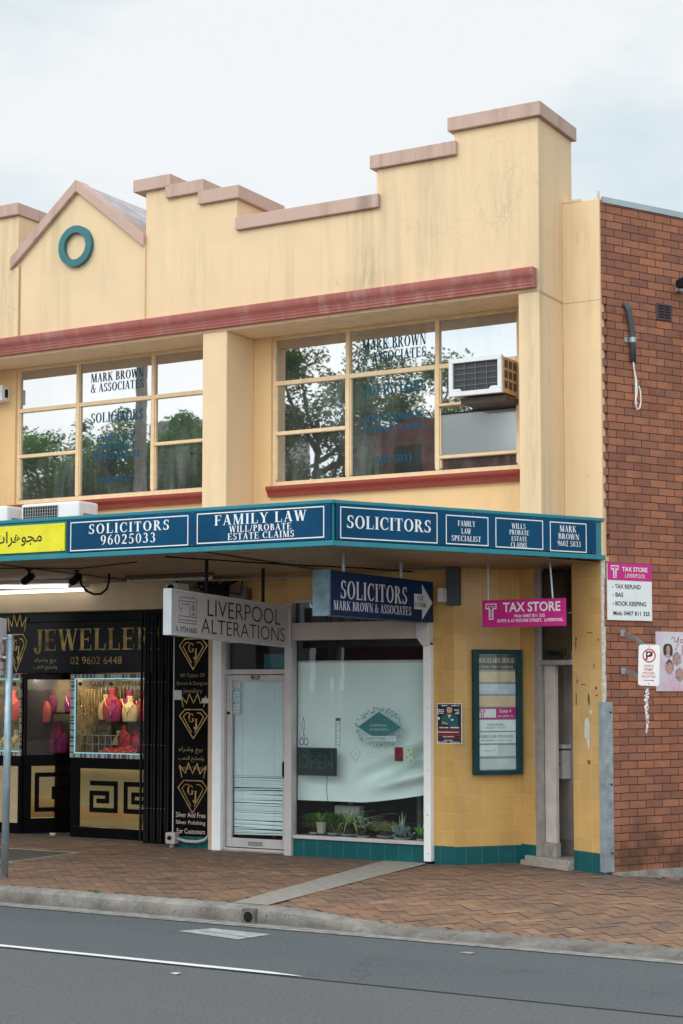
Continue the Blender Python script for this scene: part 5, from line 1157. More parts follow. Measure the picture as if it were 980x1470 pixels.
# venetian blind in door 63
vb = thing('venetian_blind', (-4.54, .26, .17), 'white venetian blind with some bent slats behind the glass of door 63', 'blind')
q = MB(); rv = random.Random(3)
z = 2.05; i = 0
while z > .19:
    x0, x1 = -4.905, -4.18; sag = 0
    if z < .95: sag = rv.choice([0, 0, .0, .0, .006, -.006, .014]) 
    tl = .016 if z > .95 else rv.uniform(.009, .018)
    q.quad((x0, .245, z - tl/1), (x1, .245, z - tl + sag), (x1, .262, z + tl*.6 + sag), (x0, .262, z + tl*.6))
    z -= .0235 if z > .95 or rv.random() > .12 else .036
q.build('slat', m_slatb, vb)
q = MB(); q.box(-4.91, -4.175, .24, .27, 2.05, 2.075); q.build('head_rail', m_wpaint, vb)
q = MB(); 
for x in (-4.78, -4.32): q.tube([(x, .242, 2.05), (x, .242, .18)], .002, 4)
q.build('ladder_cord', m_wpaint, vb)
q = MB(); q.box(-4.70, -4.30, .60, .64, 2.22, 2.40); tag(q.build('wall_cabinet', plain('teal_cabinet', (.03, .20, .23), .5)), 'teal cabinet seen through the glass above door 63', 'cabinet')
# plants on the window ledge
def strip(mb, p, ang, l, w_, rise, droop, n=6):
    pts = []
    for i in range(n + 1):
        t = i/n; r_ = l*t; pts.append((p[0] + r_*cos(ang), p[1] + r_*sin(ang)*.5, p[2] + rise*t - droop*t*t, w_*(1 - t)**.6 * (.4 + .6*min(1, t*4))))
    for a, b in zip(pts, pts[1:]):
        sx, sy = -sin(ang), cos(ang)
        mb.quad((a[0] - sx*a[3], a[1] - sy*a[3], a[2]), (b[0] - sx*b[3], b[1] - sy*b[3], b[2]), (b[0] + sx*b[3], b[1] + sy*b[3], b[2] + .002), (a[0] + sx*a[3], a[1] + sy*a[3], a[2] + .002))
G = lambda n, c: plain(n, c, .5, .35, 30)
g_spider, g_dark, g_bright, g_grey, g_blue, g_olive = G('spider_leaf', (.38, .46, .19)), G('dark_leaf', (.12, .24, .06)), G('bright_leaf', (.16, .42, .06)), G('grey_leaf', (.34, .46, .34)), G('blue_leaf', (.27, .40, .44)), G('olive_leaf', (.33, .34, .13))
pot_b = plain('black_pot', (.02, .02, .02), .5); pot_c = plain('cream_pot', (.42, .38, .28), .6); sau = plain('white_saucer', (.6, .62, .62), .4); soil = plain('potting_soil', (.02, .015, .012), .9)
def plant(x, y, kind, label, potm, r_=.055, h=.10, z=.24, seed=0, saucer=True):
    rp = random.Random(seed); t_ = thing('potted_plant', (x, y, z), label, 'plant', 'pot plants on the tailor shop window ledge')
    q = MB(); q.lathe((x, y, z + .012), [(r_*.75, 0), (r_, h), (r_*1.08, h), (r_*1.08, h + .012), (r_*.95, h + .012)], 14); q.build('pot', potm, t_)
    q = MB(); q.lathe((x, y, z + h), [(r_*.9, 0), (r_*.9, .018)], 12); q.build('soil', soil, t_)
    if saucer: q = MB(); q.lathe((x, y, z), [(r_*1.2, 0), (r_*1.5, .018), (r_*1.3, .018)], 14); q.build('saucer', sau, t_)
    q = MB(); c = (x, y, z + h + .02)
    if kind == 'spider':
        for i in range(110): strip(q, c, rp.uniform(0, 2*pi), rp.uniform(.16, .38), .009, rp.uniform(.16, .40), rp.uniform(.15, .38), 8)
        for k_ in range(3): strip(q, c, rp.uniform(-.4, .3), .5 + .06*k_, .004, .22 + .03*k_, .12, 10)
        mm = g_spider
    elif kind == 'bush':
        for i in range(620): 
            a = rp.uniform(0, 2*pi); rr2 = rp.uniform(.0, .17); strip(q, (c[0] + rr2*cos(a), c[1] + rr2*sin(a)*.6, c[2] + rp.uniform(0, .16)), rp.uniform(0, 2*pi), rp.uniform(.03, .06), .012, .02, .01, 2)
        mm = g_dark
    elif kind == 'fern':
        for i in range(90): strip(q, c, rp.uniform(0, 2*pi), rp.uniform(.05, .13), .013, rp.uniform(.05, .16), rp.uniform(0, .06), 4)
        mm = g_bright
    elif kind == 'grass':
        for i in range(520): strip(q, (c[0] + rp.uniform(-.16, .16), c[1], c[2]), rp.uniform(0, 2*pi), rp.uniform(.05, .17), .005, rp.uniform(.06, .15), rp.uniform(0, .09), 4)
        mm = g_olive
    elif kind == 'rosette':
        for k_ in range(11):
            cc_ = (c[0] + rp.uniform(-.09, .09), c[1] + rp.uniform(-.03, .03), c[2] + rp.uniform(0, .15))
            for i in range(14): strip(q, cc_, 2*pi*i/14 + k_, rp.uniform(.035, .05), .012, .025 + .02*(i % 2), .01, 3)
        mm = g_grey
    elif kind == 'snake':
        for i in range(7): strip(q, (c[0] + rp.uniform(-.03, .03), c[1], c[2]), rp.uniform(0, 2*pi), rp.uniform(.01, .08), .014, rp.uniform(.14, .24), 0, 4)
        mm = g_grey
    else:
        for i in range(240):
            a = rp.uniform(0, 2*pi); rr2 = rp.uniform(0, .15); cc_ = (c[0] + rr2*cos(a), c[1] + rr2*sin(a)*.5, c[2] + rp.uniform(-.05, .08))
            strip(q, cc_, rp.uniform(0, 2*pi), rp.uniform(.03, .055), .007, .03, 0, 2)
        mm = g_blue
    q.build('foliage', mm, t_)
plant(-3.83, 0.36, 'bush', 'small low dark shrub at the left end of the window ledge', pot_b, .045, .05, seed=1)
plant(-3.70, 0.32, 'fern', 'bright green plant in a cream pot on the window ledge', pot_c, .065, .12, seed=2, saucer=False)
plant(-3.56, 0.38, 'bush', 'bushy dark plant between the cream pot and the spider plant', pot_b, .06, .06, seed=3)
plant(-3.33, 0.34, 'spider', 'large striped spider plant with long arching runners', pot_b, .08, .10, seed=4)
plant(-3.08, .22, 'rosette', 'grey green succulent rosettes beside the spider plant', pot_b, .055, .05, seed=5)
plant(-2.85, 0.36, 'grass', 'wide tuft of thin olive grassy leaves on the window ledge', pot_b, .08, .05, seed=6)
plant(-2.65, 0.4, 'snake', 'upright pointed leaves behind the blue grey succulent', pot_b, .05, .09, seed=7)
plant(-2.56, .22, 'chalk', 'blue grey spreading succulent at the front of the ledge', pot_b, .075, .03, seed=8)
plant(-2.33, 0.4, 'fern', 'yellow green plant raised in a dark tall pot at the right end', pot_b, .055, .20, seed=9)
plant(-2.30, .20, 'fern', 'low bright green plant in front of the tall dark pot', pot_b, .04, .02, seed=10)
q = MB(); q.box(-3.58, -3.24, .42, .55, .455, .58); tag(q.build('storage_box', plain('pale_box', (.36, .38, .37), .5, .1), bevel=.008), 'pale plastic box standing behind the spider plant', 'box')

# ------------------------------------------------------------------ jewellery shop front
YJ = .55
jw = MB(); jw.box(XL, -5.80, .30, .9, 2.985, 3.40); jw.build('bulkhead_beam', plain('beige_beam', (.58, .47, .32), .6, .12, 1.5), bld, bevel=.006)
jb = MB(); jb.box(XL, -5.80, YJ - .02, YJ + .1, 2.86, 2.985); jb.box(XL, -5.78, YJ - .05, YJ + .1, 2.175, 2.86)
jb.box(-6.44, -5.78, .45, .6, -.02, 2.175); jb.box(-5.80, -5.775, .2, .6, 0, 3.0)
jb.box(-7.70, -6.44, YJ - .01, YJ + .08, .92, 1.065); jb.box(-7.70, -6.44, YJ - .01, YJ + .08, 0.02, .155); jb.box(-7.70, -7.56, YJ - .01, YJ + .08, .155, .92); jb.box(-6.455, -6.44, YJ - .01, YJ + .08, .155, .92)
jb.box(-12, -8.56, YJ - .01, YJ + .08, .0, 1.065); jb.box(-8.6, -8.54, YJ, YJ + .08, .0, 2.17)
jfront = jb.build('jewellery_shopfront', m_black, bld, bevel=.006)
# floor plinth and recess (angled pane, door)
q = MB(); q.box(-12, -6.4, .50, 2.4, -.03, .018); q.build('plinth', plain('dark_threshold', (.06, .055, .05), .7, .3), jfront)
RA = Vector((-8.55, .57, 0)); RB = Vector((-7.86, 1.35, 0)); rt = (RB - RA).normalized()
TR = Matrix(((rt.x, -rt.y, 0, RA.x), (rt.y, rt.x, 0, RA.y), (0, 0, 1, 0), (0, 0, 0, 1))); RL = (RB - RA).length
q = MB(TR); q.box(0, RL, 0, .06, .02, .22); q.box(0, RL, 0, .06, .92, 1.07); q.box(0, .12, 0, .06, .22, .92); q.box(RL - .12, RL, 0, .06, .22, .92); q.box(0, .05, 0, .06, 1.07, 2.17); q.box(RL - .05, RL, 0, .06, 1.07, 2.17); q.box(.05, RL - .05, 0, .06, 2.09, 2.17)
q.build('recess_panel', m_black, jfront, bevel=.004)
q = MB(TR); q.quad((.05, .03, 1.07), (RL - .05, .03, 1.07), (RL - .05, .03, 2.09), (.05, .03, 2.09)); q.build('recess_pane', m_shopg, jfront)
q = MB(TR); q.box(.12, RL - .12, .03, .05, .22, .92); q.build('gold_panel', m_mirror, jfront)
def greek(P, x0, x1, z0, z1, t, flip=False):
    W_, H = x1 - x0, z1 - z0; X = lambda a: x0 + W_*(1 - a if flip else a); Z = lambda b: z0 + H*b
    P.stroke([(X(1), Z(1)), (X(0), Z(1)), (X(0), Z(0)), (X(.78), Z(0)), (X(.78), Z(.60)), (X(.36), Z(.60)), (X(.36), Z(.34))], t)
P = Panel(TR @ Vector((0, .03, 0)), rt, lift=.003); greek(P, .2, RL - .2, .33, .80, .06); P.done(m_black, jfront, 'key_pattern')
q = MB(); q.box(-7.86, -7.80, 1.30, 1.36, .02, 2.17); q.box(-7.80, -7.60, 1.30, 1.34, .02, .30); q.box(-7.80, -7.69, 1.30, 1.34, .92, 1.07); q.box(-7.80, -7.69, 1.29, 1.34, 2.08, 2.17)
q.box(-7.70, -7.66, .63, 1.36, .02, 2.17)
q.build('shop_door_frame', m_black, jfront, bevel=.004)
q = MB(); q.box(-7.80, -7.70, 1.31, 1.33, 1.07, 2.08); q.box(-7.80, -7.70, 1.31, 1.33, .30, .92); q.build('shop_door', m_black, jfront)
q = MB(); q.box(-7.77, -7.705, 1.295, 1.312, .34, .50); q.box(-7.77, -7.705, 1.295, 1.312, .78, .88); q.box(-7.775, -7.755, 1.295, 1.312, .50, .78); q.build('gold_panel', m_mirror, jfront)
P = Panel((0, 1.31, 0), (1, 0, 0), lift=.004); P.rect(-7.765, -7.72, 1.76, 1.88)
for z in (1.30, 1.42, 1.55, 1.66): blob(P, -7.735, z, .022, .04, 8, 1, int(z*100))
P.done(m_goldp, jfront, 'door_emblem')
P = Panel((0, 1.305, 0), (1, 0, 0), lift=.003)
for i, ch in enumerate('PUSH'): P.text(ch, -7.795, -7.778, 1.64 - .045*i, 1.67 - .045*i)
P.done(m_white, jfront)
# lower gold mirror with key pattern
q = MB(); q.box(-7.56, -6.455, YJ + .01, YJ + .03, .155, .92); q.build('gold_panel', m_mirror, jfront)
P = Panel((0, YJ + .01, 0), (1, 0, 0), lift=.004); greek(P, -7.34, -6.98, .36, .73, .07, True) if 0 else None
P.stroke([(-7.36, .73), (-6.96, .73), (-6.96, .38), (-7.36, .38), (-7.36, .60), (-7.10, .60), (-7.10, .50), (-7.25, .50)], .062); P.stroke([(-6.46, .73), (-6.80, .73), (-6.80, .38), (-6.46, .38)], .062); P.stroke([(-6.46, .60), (-6.68, .60), (-6.68, .50), (-6.46, .50)], .055)
P.done(m_black, jfront, 'key_pattern')
q = MB(); q.box(-12, -8.6, YJ - .02, YJ, .16, .92); q.build('gold_panel', m_goldp, jfront)
# gold lettering
P = Panel((0, YJ - .05, 0), (1, 0, 0), lift=.004)
P.text('JEWELLERY', -8.32, -6.10, 2.475, 2.76, 'serif'); P.text('02 9602 6448', -7.69, -6.834, 2.29, 2.39, weight=-.006)
P.done(plain('aged_gold_foil', (.30, .20, .085), .38, .75, 5, metal=1), jfront)
P = Panel((0, YJ - .05, 0), (1, 0, 0), lift=.004)
AR1 = ('\uFE80\uFE8D\uFEAE\uFEB7\uFEED \uFECA\uFEF4\uFE91', '\uFE90\uFEEB\uFEAC\uFEDF\uFE8D \uFEA2\uFEF4\uFEE0\uFEBC\uFE97\uFEED')
P.text(AR1[0], -8.30, -7.93, 2.305, 2.385); P.text(AR1[1], -8.32, -7.915, 2.215, 2.285); P.done(m_goldp, jfront)
def gem(P, cx, cy, w_, h, crown=True, k=0):
    t = .0125; hw = w_/2; X = lambda a: cx + a*hw
    P.stroke([(X(-1), cy + h*.28), (X(-.62), cy + h*.5), (X(.62), cy + h*.5), (X(1), cy + h*.28), (X(0), cy - h*.5)], t, 0, True)
    P.stroke([(X(-.72), cy + h*.26), (X(-.5), cy + h*.38), (X(-.28), cy + h*.38)], t*.8, 3); P.stroke([(X(.72), cy + h*.26), (X(.5), cy + h*.38), (X(.28), cy + h*.38)], t*.8, 3)
    P.stroke([(X(-.72), cy + h*.24), (X(-.12), cy - h*.28)], t*.9, 5); P.stroke([(X(.72), cy + h*.24), (X(.12), cy - h*.28)], t*.9, 5)
    P.text('G', X(-.36), X(.06), cy + h*.06, cy + h*.36, 'serif'); P.text('J', X(.02), X(.28), cy - h*.14, cy + h*.18, 'serif')
    if crown:
        b = cy + h*.60
        P.stroke([(X(-.75), b), (X(-.9), b + h*.36), (X(-.5), b + h*.12), (X(-.3), b + h*.44), (X(0), b + h*.12), (X(.3), b + h*.44), (X(.5), b + h*.12), (X(.9), b + h*.36), (X(.75), b)], t, 7)
P = Panel((0, YJ - .05, 0), (1, 0, 0), lift=.004); gem(P, -8.62, 2.45, .36, .5); P.done(m_gold, jfront, 'gem_emblem')
# side panel of the jeweller
gp = MB(); gp.box(-5.775, -5.257, .195, .30, .145, 2.62); gpan = gp.build('jewellery_side_panel', m_black, bld, bevel=.004)
q = MB(); q.box(-5.79, -5.775, .19, .3, .1, 2.62); q.build('edge_trim', m_alu, gpan)
P = Panel((0, .195, 0), (1, 0, 0)); gem(P, -5.49, 2.40, .42, .38, False); gem(P, -5.48, 1.53, .42, .36); gem(P, -5.485, .63, .44, .40); P.done(m_gold, gpan, 'gem_emblem')
P = Panel((0, .195, 0), (1, 0, 0))
for (t, a, b, z, h) in (('All Types Of', -5.69, -5.31, 2.10, .06), ('Brands & Designer', -5.735, -5.265, 2.00, .06), ('Jewellery', -5.64, -5.35, 1.90, .07)): P.text(t, a, b, z, z + h, weight=-.004)
P.text(AR1[0], -5.70, -5.34, 1.165, 1.25); P.text(AR1[1], -5.70, -5.32, 1.06, 1.135); P.text('Custom Watches', -5.70, -5.27, .965, 1.01, weight=-.004)
P.done(plain('dull_gold_vinyl', (.26, .19, .11), .5), gpan)
P = Panel((0, .195, 0), (1, 0, 0))
for (t, a, b, z) in (('Silver And Free', -5.735, -5.29, .375), ('Silver Polishing', -5.735, -5.29, .275), ('For Customers', -5.72, -5.295, .175)): P.text(t, a, b, z, z + .062, weight=-.003)
P.done(plain('cream_vinyl', (.58, .50, .42), .5), gpan)
q = MB(); q.box(-5.775, -5.66, .188, .195, 1.83, 1.95); q.box(-5.345, -5.24, .18, .194, 1.79, 1.85); q.build('small_notice', plain('notice_paper', (.50, .49, .46), .5, .2, 40), gpan)
q = MB(); q.box(-5.775, -5.20, .21, .3, -.03, .145); q.build('base_tile', m_ttile, bld)
jx = thing('junction_box', (-5.75, .15, 0), 'small grey junction box with a conduit at the foot of the jeweller panel', 'junction box')
q = MB(); q.box(-5.83, -5.685, .10, .2, .045, .185); q.build('casing', plain('light_grey_box', (.40, .38, .36), .5), jx, bevel=.01)
q = MB(); q.tube([(-5.69, .15, .115), (-5.55, .15, .085), (-5.38, .15, .085), (-5.28, .16, .11), (-5.24, .19, .16)], .020, 8); q.build('conduit', plain('grey_white_conduit', (.38, .36, .34), .5), jx, smooth=True)
q = MB(); q.lathe((-5.765, .098, .12), [(.003, -.03), (.03, -.01), (.03, .01), (.003, .03)], 10); q.build('knob', m_blackm, jx); q = MB(); q.tube([(-5.76, .15, .045), (-5.76, .15, 0)], .03, 8); q.build('pipe_foot', m_grey, jx)
# folded security gate
sg = thing('security_gate', (-6.1, .4, 0), 'black folded steel security gate between the gold display and the jeweller panel', 'gate')
q = MB()
for i in range(9): x = -6.43 + .054*i; q.box(x, x + .022, .36 + .02*(i % 2), .39 + .02*(i % 2), .03, 2.95)
q.build('upright', m_blackm, sg)
q = MB()
for z in (2.05, 1.25, .45, 2.68):
    for i in range(8): x = -6.42 + .054*i; q.lathe((x + .011, .352, z), [(.003, -.006), (.007, 0), (.003, .006)], 6)
q.build('rivet', m_galv, sg)
q = MB()
for zc in (.45, 1.25, 2.05):
    for i in range(8): x = -6.42 + .054*i; q.tube([(x, .40, zc - .25), (x + .054, .41, zc + .25)], .005, 4)
q.build('lattice', m_blackm, sg)
# display windows
def display(x0, x1, z0, z1, name, label_root):
    y = YJ
    fr = MB(); t = .055
    n_ = 0; fm = []
    def seg(a0, a1, b0, b1, horiz):
        L_ = (a1 - a0) if horiz else (b1 - b0); n = max(2, int(L_/.021))
        for i in range(n):
            if horiz: fr.box(a0 + L_*i/n + .001, a0 + L_*(i+1)/n - .001, y - .03, y + .01, b0, b1)
            else: fr.box(a0, a1, y - .03, y + .01, b0 + L_*i/n + .001, b0 + L_*(i+1)/n - .001)
            m = 0 if random.random() < .62 else 1
            fm.extend([m]*6)
    seg(x0, x1, z0, z0 + t, True); seg(x0, x1, z1 - t, z1, True); seg(x0, x0 + t, z0 + t, z1 - t, False); seg(x1 - .02, x1, z0 + t, z1 - t, False)
    d = fr.build(name, None, bld, mats=[plain('crystal_trim', (.42, .43, .43), .25, .5, 60), plain('crystal_trim_dark', (.10, .105, .11), .25, .6, 60)], fm=fm)
    q = MB(); e = .013
    q.box(x0 + t, x1, y - .012, y, z1 - t - e, z1 - t); q.box(x0 + t, x1, y - .012, y, z0 + t, z0 + t + e); q.box(x0 + t, x0 + t + e, y - .012, y, z0 + t + e, z1 - t - e); q.build('led_strip', m_led, d)
    q = MB(); q.quad((x0 + t, y + .01, z0 + t), (x1 - .02, y + .01, z0 + t), (x1 - .02, y + .01, z1 - t), (x0 + t, y + .01, z1 - t)); q.build('pane', m_shopg, d)
    q = MB(); q.box(x0, x1, y + .62, y + .65, z0, z1 + .05); q.build('back_panel', plain('display_back', (.16, .115, .065), .5, .7, 12), d)
    q = MB(); q.box(x0, x1, y + .02, y + .62, z0 - .05, z0 + .02); q.box(x0, x1, y + .02, y + .62, z1 + .02, z1 + .05); q.box(x1 - .01, x1 + .02, y + .02, y + .62, z0, z1); q.build('display_case', plain('display_base', (.06, .05, .045), .5), d)
    q = MB(); q.box(x0 + .1, x1 - .1, y + .05, y + .09, z1 - .05, z1 - .03); q.build('display_light', m_warm, d)
    q = MB(); q.quad((x0 + .08, y + .30, z0 + .46), (x1 - .02, y + .30, z0 + .46), (x1 - .02, y + .60, z0 + .46), (x0 + .08, y + .60, z0 + .46)); q.build('glass_shelf', glass_mat('shelf_glass', .15, (.7, .85, .8)), d)
    P = Panel((0, y + .012, 0), (1, 0, 0), lift=.002); P.rect(x0 + .078, x1 - .02, z1 - .175, z1 - .082); P.done(plain('champagne_band', (.55, .46, .30), .4, .1), d, 'name_band')
    return d
m_dside = plain('display_side', (.30, .22, .12), .5, .6, 14)
d1 = display(-7.70, -6.42, 1.06, 2.16, 'jewellery_display_window', '')
P = Panel((0, YJ + .009, 0), (1, 0, 0), lift=.003); P.text('GULF', -7.40, -7.14, 2.0, 2.065, weight=.006); P.text('JEWELLERY', -6.98, -6.36 - .06, 2.0, 2.065, weight=.006); blob(P, -7.05, 2.03, .04, .035, 7, 0, 2); blob(P, -7.56, 2.03, .04, .035, 7, 0, 4); P.done(m_blk, d1)
d0 = display(-9.85, -8.555, 1.06, 2.16, 'jewellery_display_window', '')
P = Panel((0, YJ + .009, 0), (1, 0, 0), lift=.003); P.text('GULF', -9.55, -9.29, 2.0, 2.065, weight=.006); P.text('JEWELLERY', -9.35, -8.86, 2.0, 2.065, weight=.006); blob(P, -8.70, 2.03, .045, .04, 7, 0, 4); P.done(m_blk, d0)
q = MB(TR); q.box(.02, RL, .5, .52, 1.0, 2.2); q.build('recess_back', plain('recess_back_warm', (.30, .23, .14), .6, .4, 5), jfront)
q = MB(TR); q.box(.1, RL - .1, .10, .13, 2.10, 2.12); q.build('display_light', m_warm, jfront); q = MB(TR); q.box(.0, RL, .06, .52, 2.125, 2.15); q.build('display_ceiling', m_dark, jfront)
q = MB(TR); q.box(.06, RL - .05, .08, .5, 1.04, 1.075); q.box(.45, RL - .06, .16, .42, 1.62, 1.64); q.build('glass_shelf', m_black, jfront)
bust_red, bust_mag, bust_cream, bust_pink, bust_pur = plain('red_velvet', (.36, .025, .035), .8, .1), plain('magenta_velvet', (.26, .012, .09), .8, .1), plain('cream_leather', (.62, .45, .22), .6, .08), plain('coral_velvet', (.60, .10, .09), .8, .1), plain('purple_velvet', (.36, .05, .26), .8, .1)
def bust(x, y, z, h, m, label, wide=1.0):
    b = thing('necklace_bust', (x, y, z), label, 'display bust', 'necklace busts in the jewellery windows')
    prof = [(.40, 0), (.42, .05), (.46, .30), (.44, .50), (.34, .64), (.20, .72), (.145, .78), (.14, .90), (.17, .97), (.15, 1.0)]
    q = MB(); q.lathe((x, y, z), [(r_*h*wide*.82, zz*h) for r_, zz in prof], 18, 1, .45); q.build('body', m, b, smooth=True)
    q = MB(); n = 20; pts = []
    for i in range(n + 1):
        t = i/n*2 - 1; a = t*.30*h*.8; zz = z + h*(.70 - .34*(1 - abs(t)**1.6)); pts.append((x + a, y - h*.82*wide*.45*(.20 + .24*(1 - abs(t)**2)) - .004, zz))
    q.tube(pts, .0055, 5); q.lathe((x, pts[n//2][1] - .004, pts[n//2][2] - .02), [(.002, -.02), (.012, 0), (.002, .015)], 8); q.build('necklace', m_gold, b)
q = MB(); q.box(-7.658, -7.645, .60, 1.16, 1.09, 2.12); q.build('side_panel', m_dside, d1)
q = MB(); rg_ = random.Random(21)
for i in range(7):
    y_ = .66 + .07*i; l = rg_.uniform(.18, .38); q.tube([(-7.638, y_ - .02, 1.96), (-7.636, y_ - .012, 1.96 - l*.7), (-7.634, y_, 1.96 - l), (-7.636, y_ + .012, 1.96 - l*.7), (-7.638, y_ + .02, 1.96)], .006, 4)
    q.lathe((-7.63, y_, 1.94 - l), [(.002, -.02), (.014, 0), (.002, .018)], 6)
q.build('hung_chain', m_gold, d1)
bust(-7.32, .93, 1.55, .42, bust_red, 'tall crimson bust at the back left of the lit display')
bust(-7.20, .80, 1.53, .30, bust_mag, 'magenta bust between the crimson and the cream ones in the lit display')
bust(-6.97, .86, 1.53, .34, bust_cream, 'cream bust on the upper shelf of the lit display')
bust(-6.72, .92, 1.53, .42, bust_red, 'crimson bust at the right edge of the lit display')
bust(-7.06, .86, 1.17, .31, bust_red, 'crimson bust low behind the red tray in the lit display')
bust(-6.76, .80, 1.10, .28, bust_mag, 'magenta bust low at the right edge of the lit display')
bust(-8.98, .86, 1.52, .42, bust_pink, 'orange coral bust by the sign pole in the left display')
bust(-8.72, .90, 1.52, .42, bust_pink, 'coral bust at the right edge of the left display')
bust(-8.80, .72, 1.10, .30, bust_cream, 'cream bust low in the left display')
bust(-9.04, .78, 1.10, .28, bust_cream, 'cream bust low beside the pole in the left display')
rp_ = lambda a, b: TR @ Vector((a, b, 0))
for a, b, z, h, m, lb in ((.30, .34, 1.50, .42, bust_pink, 'pink bust behind the angled pane beside the doorway'), (.70, .28, 1.64, .32, bust_pur, 'purple bust on the high shelf behind the angled pane'), (.52, .28, 1.08, .44, bust_mag, 'tall magenta bust low behind the angled pane')):
    p_ = rp_(a, b); bust(p_.x, p_.y, z, h, m, lb)
bust(-7.47, .98, 1.55, .34, bust_cream, 'small cream bust at the far back left of the lit display')
bust(-7.09, 1.0, 1.55, .40, bust_mag, 'dark magenta bust behind the cream one in the lit display')
bust(-6.86, 1.0, 1.55, .36, bust_red, 'crimson bust in the back row right of the cream one')
bust(-6.92, .92, 1.13, .30, bust_red, 'crimson bust low between the tray and the right edge')
bust(-7.22, .95, 1.13, .28, bust_cream, 'cream bust low behind the clear ring stand')
bust(-8.64, .70, 1.10, .26, bust_cream, 'cream bust low at the right end of the left display')
p_ = rp_(.42, .38); bust(p_.x, p_.y, 1.64, .30, bust_mag, 'magenta bust on the high shelf at the left behind the angled pane')
p_ = rp_(.74, .22); bust(p_.x, p_.y, 1.08, .26, bust_cream, 'small cream bust low beside the doorway behind the angled pane')
tr_ = thing('ring_tray', (-7.0, .72, 1.1), 'sloping red tray of gold rings at the bottom of the lit display', 'tray')
q = MB(); q.add([(-7.35, .62, 1.10), (-6.70, .62, 1.10), (-6.78, .84, 1.22), (-7.27, .84, 1.22), (-7.35, .62, 1.085), (-6.70, .62, 1.085), (-6.78, .84, 1.09), (-7.27, .84, 1.09)], [(0,1,2,3), (4,5,1,0), (5,6,2,1), (7,3,2,6), (4,0,3,7)]); q.build('pad', bust_red, tr_)
q = MB(); rg_ = random.Random(2)
for i in range(60):
    u, v = rg_.random(), rg_.random(); x = -7.33 + .6*u; y = .63 + .2*v; z = 1.105 + .115*v; q.lathe((x, y, z), [(.002, 0), (.009, .008), (.002, .016)], 5)
q.build('ring', m_gold, tr_)
m_acr = plain('clear_acrylic', (.34, .40, .40), .2, .1)
for (x, y, z, lb) in ((-7.50, .75, 1.09, 'tall clear ring stand at the left of the lit display'), (-7.23, .80, 1.09, 'clear ring stand beside the low crimson bust')):
    s_ = thing('ring_stand', (x, y, z), lb, 'stand'); q = MB()
    q.box(x - .12, x + .12, y - .03, y + .03, z, z + .012)
    for dx in (-.10, 0, .10): q.tube([(x + dx, y, z), (x + dx, y, z + .26)], .006, 6)
    q.build('post', m_acr, s_); q = MB(); q.box(x - .14, x + .14, y - .04, y + .04, z + .255, z + .262); q.box(x - .14, x + .14, y - .04, y + .04, z + .14, z + .146); q.build('shelf', m_acr, s_)
hg = thing('hanging_chains', (-7.4, .95, 1.6), 'rows of gold chains hanging at the back of the lit display', 'chains')
q = MB(); rg_ = random.Random(8)
for i in range(16):
    x = -7.55 + .07*i + rg_.uniform(-.02, .02); l = rg_.uniform(.2, .42); q.tube([(x - .02, 1.12, 2.0), (x - .012, 1.12, 2.0 - l*.7), (x, 1.11, 2.0 - l), (x + .012, 1.12, 2.0 - l*.7), (x + .02, 1.12, 2.0)], .005, 4)
q.build('chain', m_gold, hg)
ge = thing('display_plaque', (-7.5, .7, 1.15), 'dark plaque with a faint gold gem emblem at the left of the lit display', 'plaque')
q = MB(); q.box(-7.62, -7.36, .98, 1.0, 1.10, 1.48); q.build('board', plain('brown_plaque', (.07, .05, .03), .4), ge); P = Panel((0, .98, 0), (1, 0, 0), lift=.003); gem(P, -7.49, 1.26, .22, .22); P.done(m_gold, ge, 'gem_emblem')
q = MB(); q.box(-12, -6.44, 2.4, 2.45, 0, 3.0); q.box(-12, -6.44, .66, 2.4, 2.6, 2.62); q.build('shop_interior', m_dark, bld)
q = MB(); q.box(-8.02, -7.93, .505, .55, .018, .055); tag(q.build('floor_reflection_block', m_goldp, bevel=.01), 'small flat gold block standing in for a floor reflection on the jewellery shop threshold', 'block')  # gold reflection on the threshold floor, modelled as a solid block

# ------------------------------------------------------------------ kerbside sign pole
sp = thing('sign_pole', (-5.37, -3.38, 0), 'grey steel kerbside pole with a parking plate seen edge-on', 'sign pole')
q = MB(); q.tube([(-5.372, -3.385, 0), (-5.352, -3.375, 2.53)], .038, 16); q.build('pole', plain('blue_grey_steel', (.30, .40, .46), .4, .2, 9, metal=.4), sp, smooth=True)
q = MB(); q.lathe((-5.352, -3.375, 2.53), [(.040, -.03), (.040, .0), (.028, .015), (.006, .022)], 16); q.build('pole_cap', m_galv, sp)
q = MB(); Tq = Matrix.Translation((-5.41, -3.42, 2.42)) @ Matrix.Rotation(radians(113), 4, 'Z'); q.T = Tq; q.prism(rrect(.115, .30, .03), 'y', -.002, .002); q.build('plate', m_wpaint, sp)
P = Panel(Tq @ Vector((0, -.002, 0)), Tq.to_3x3() @ Vector((1, 0, 0))); P.annulus(0, -.02, .06, .075); P.rect(-.08, .08, -.16, -.12); P.rect(-.08, .08, -.25, -.24); P.done(m_red, sp, 'print')
P = Panel(Tq @ Vector((0, .002, 0)), Tq.to_3x3() @ Vector((-1, 0, 0))); P.annulus(0, -.02, .06, .075); P.rect(-.08, .08, -.16, -.12); P.done(m_red, sp, 'print')
q = MB(); q.tube([(-5.37, -3.39, 2.30), (-5.41, -3.42, 2.30)], .02, 8); q.tube([(-5.37, -3.39, 2.5), (-5.41, -3.42, 2.5)], .02, 8); q.build('clamp', m_galv, sp)

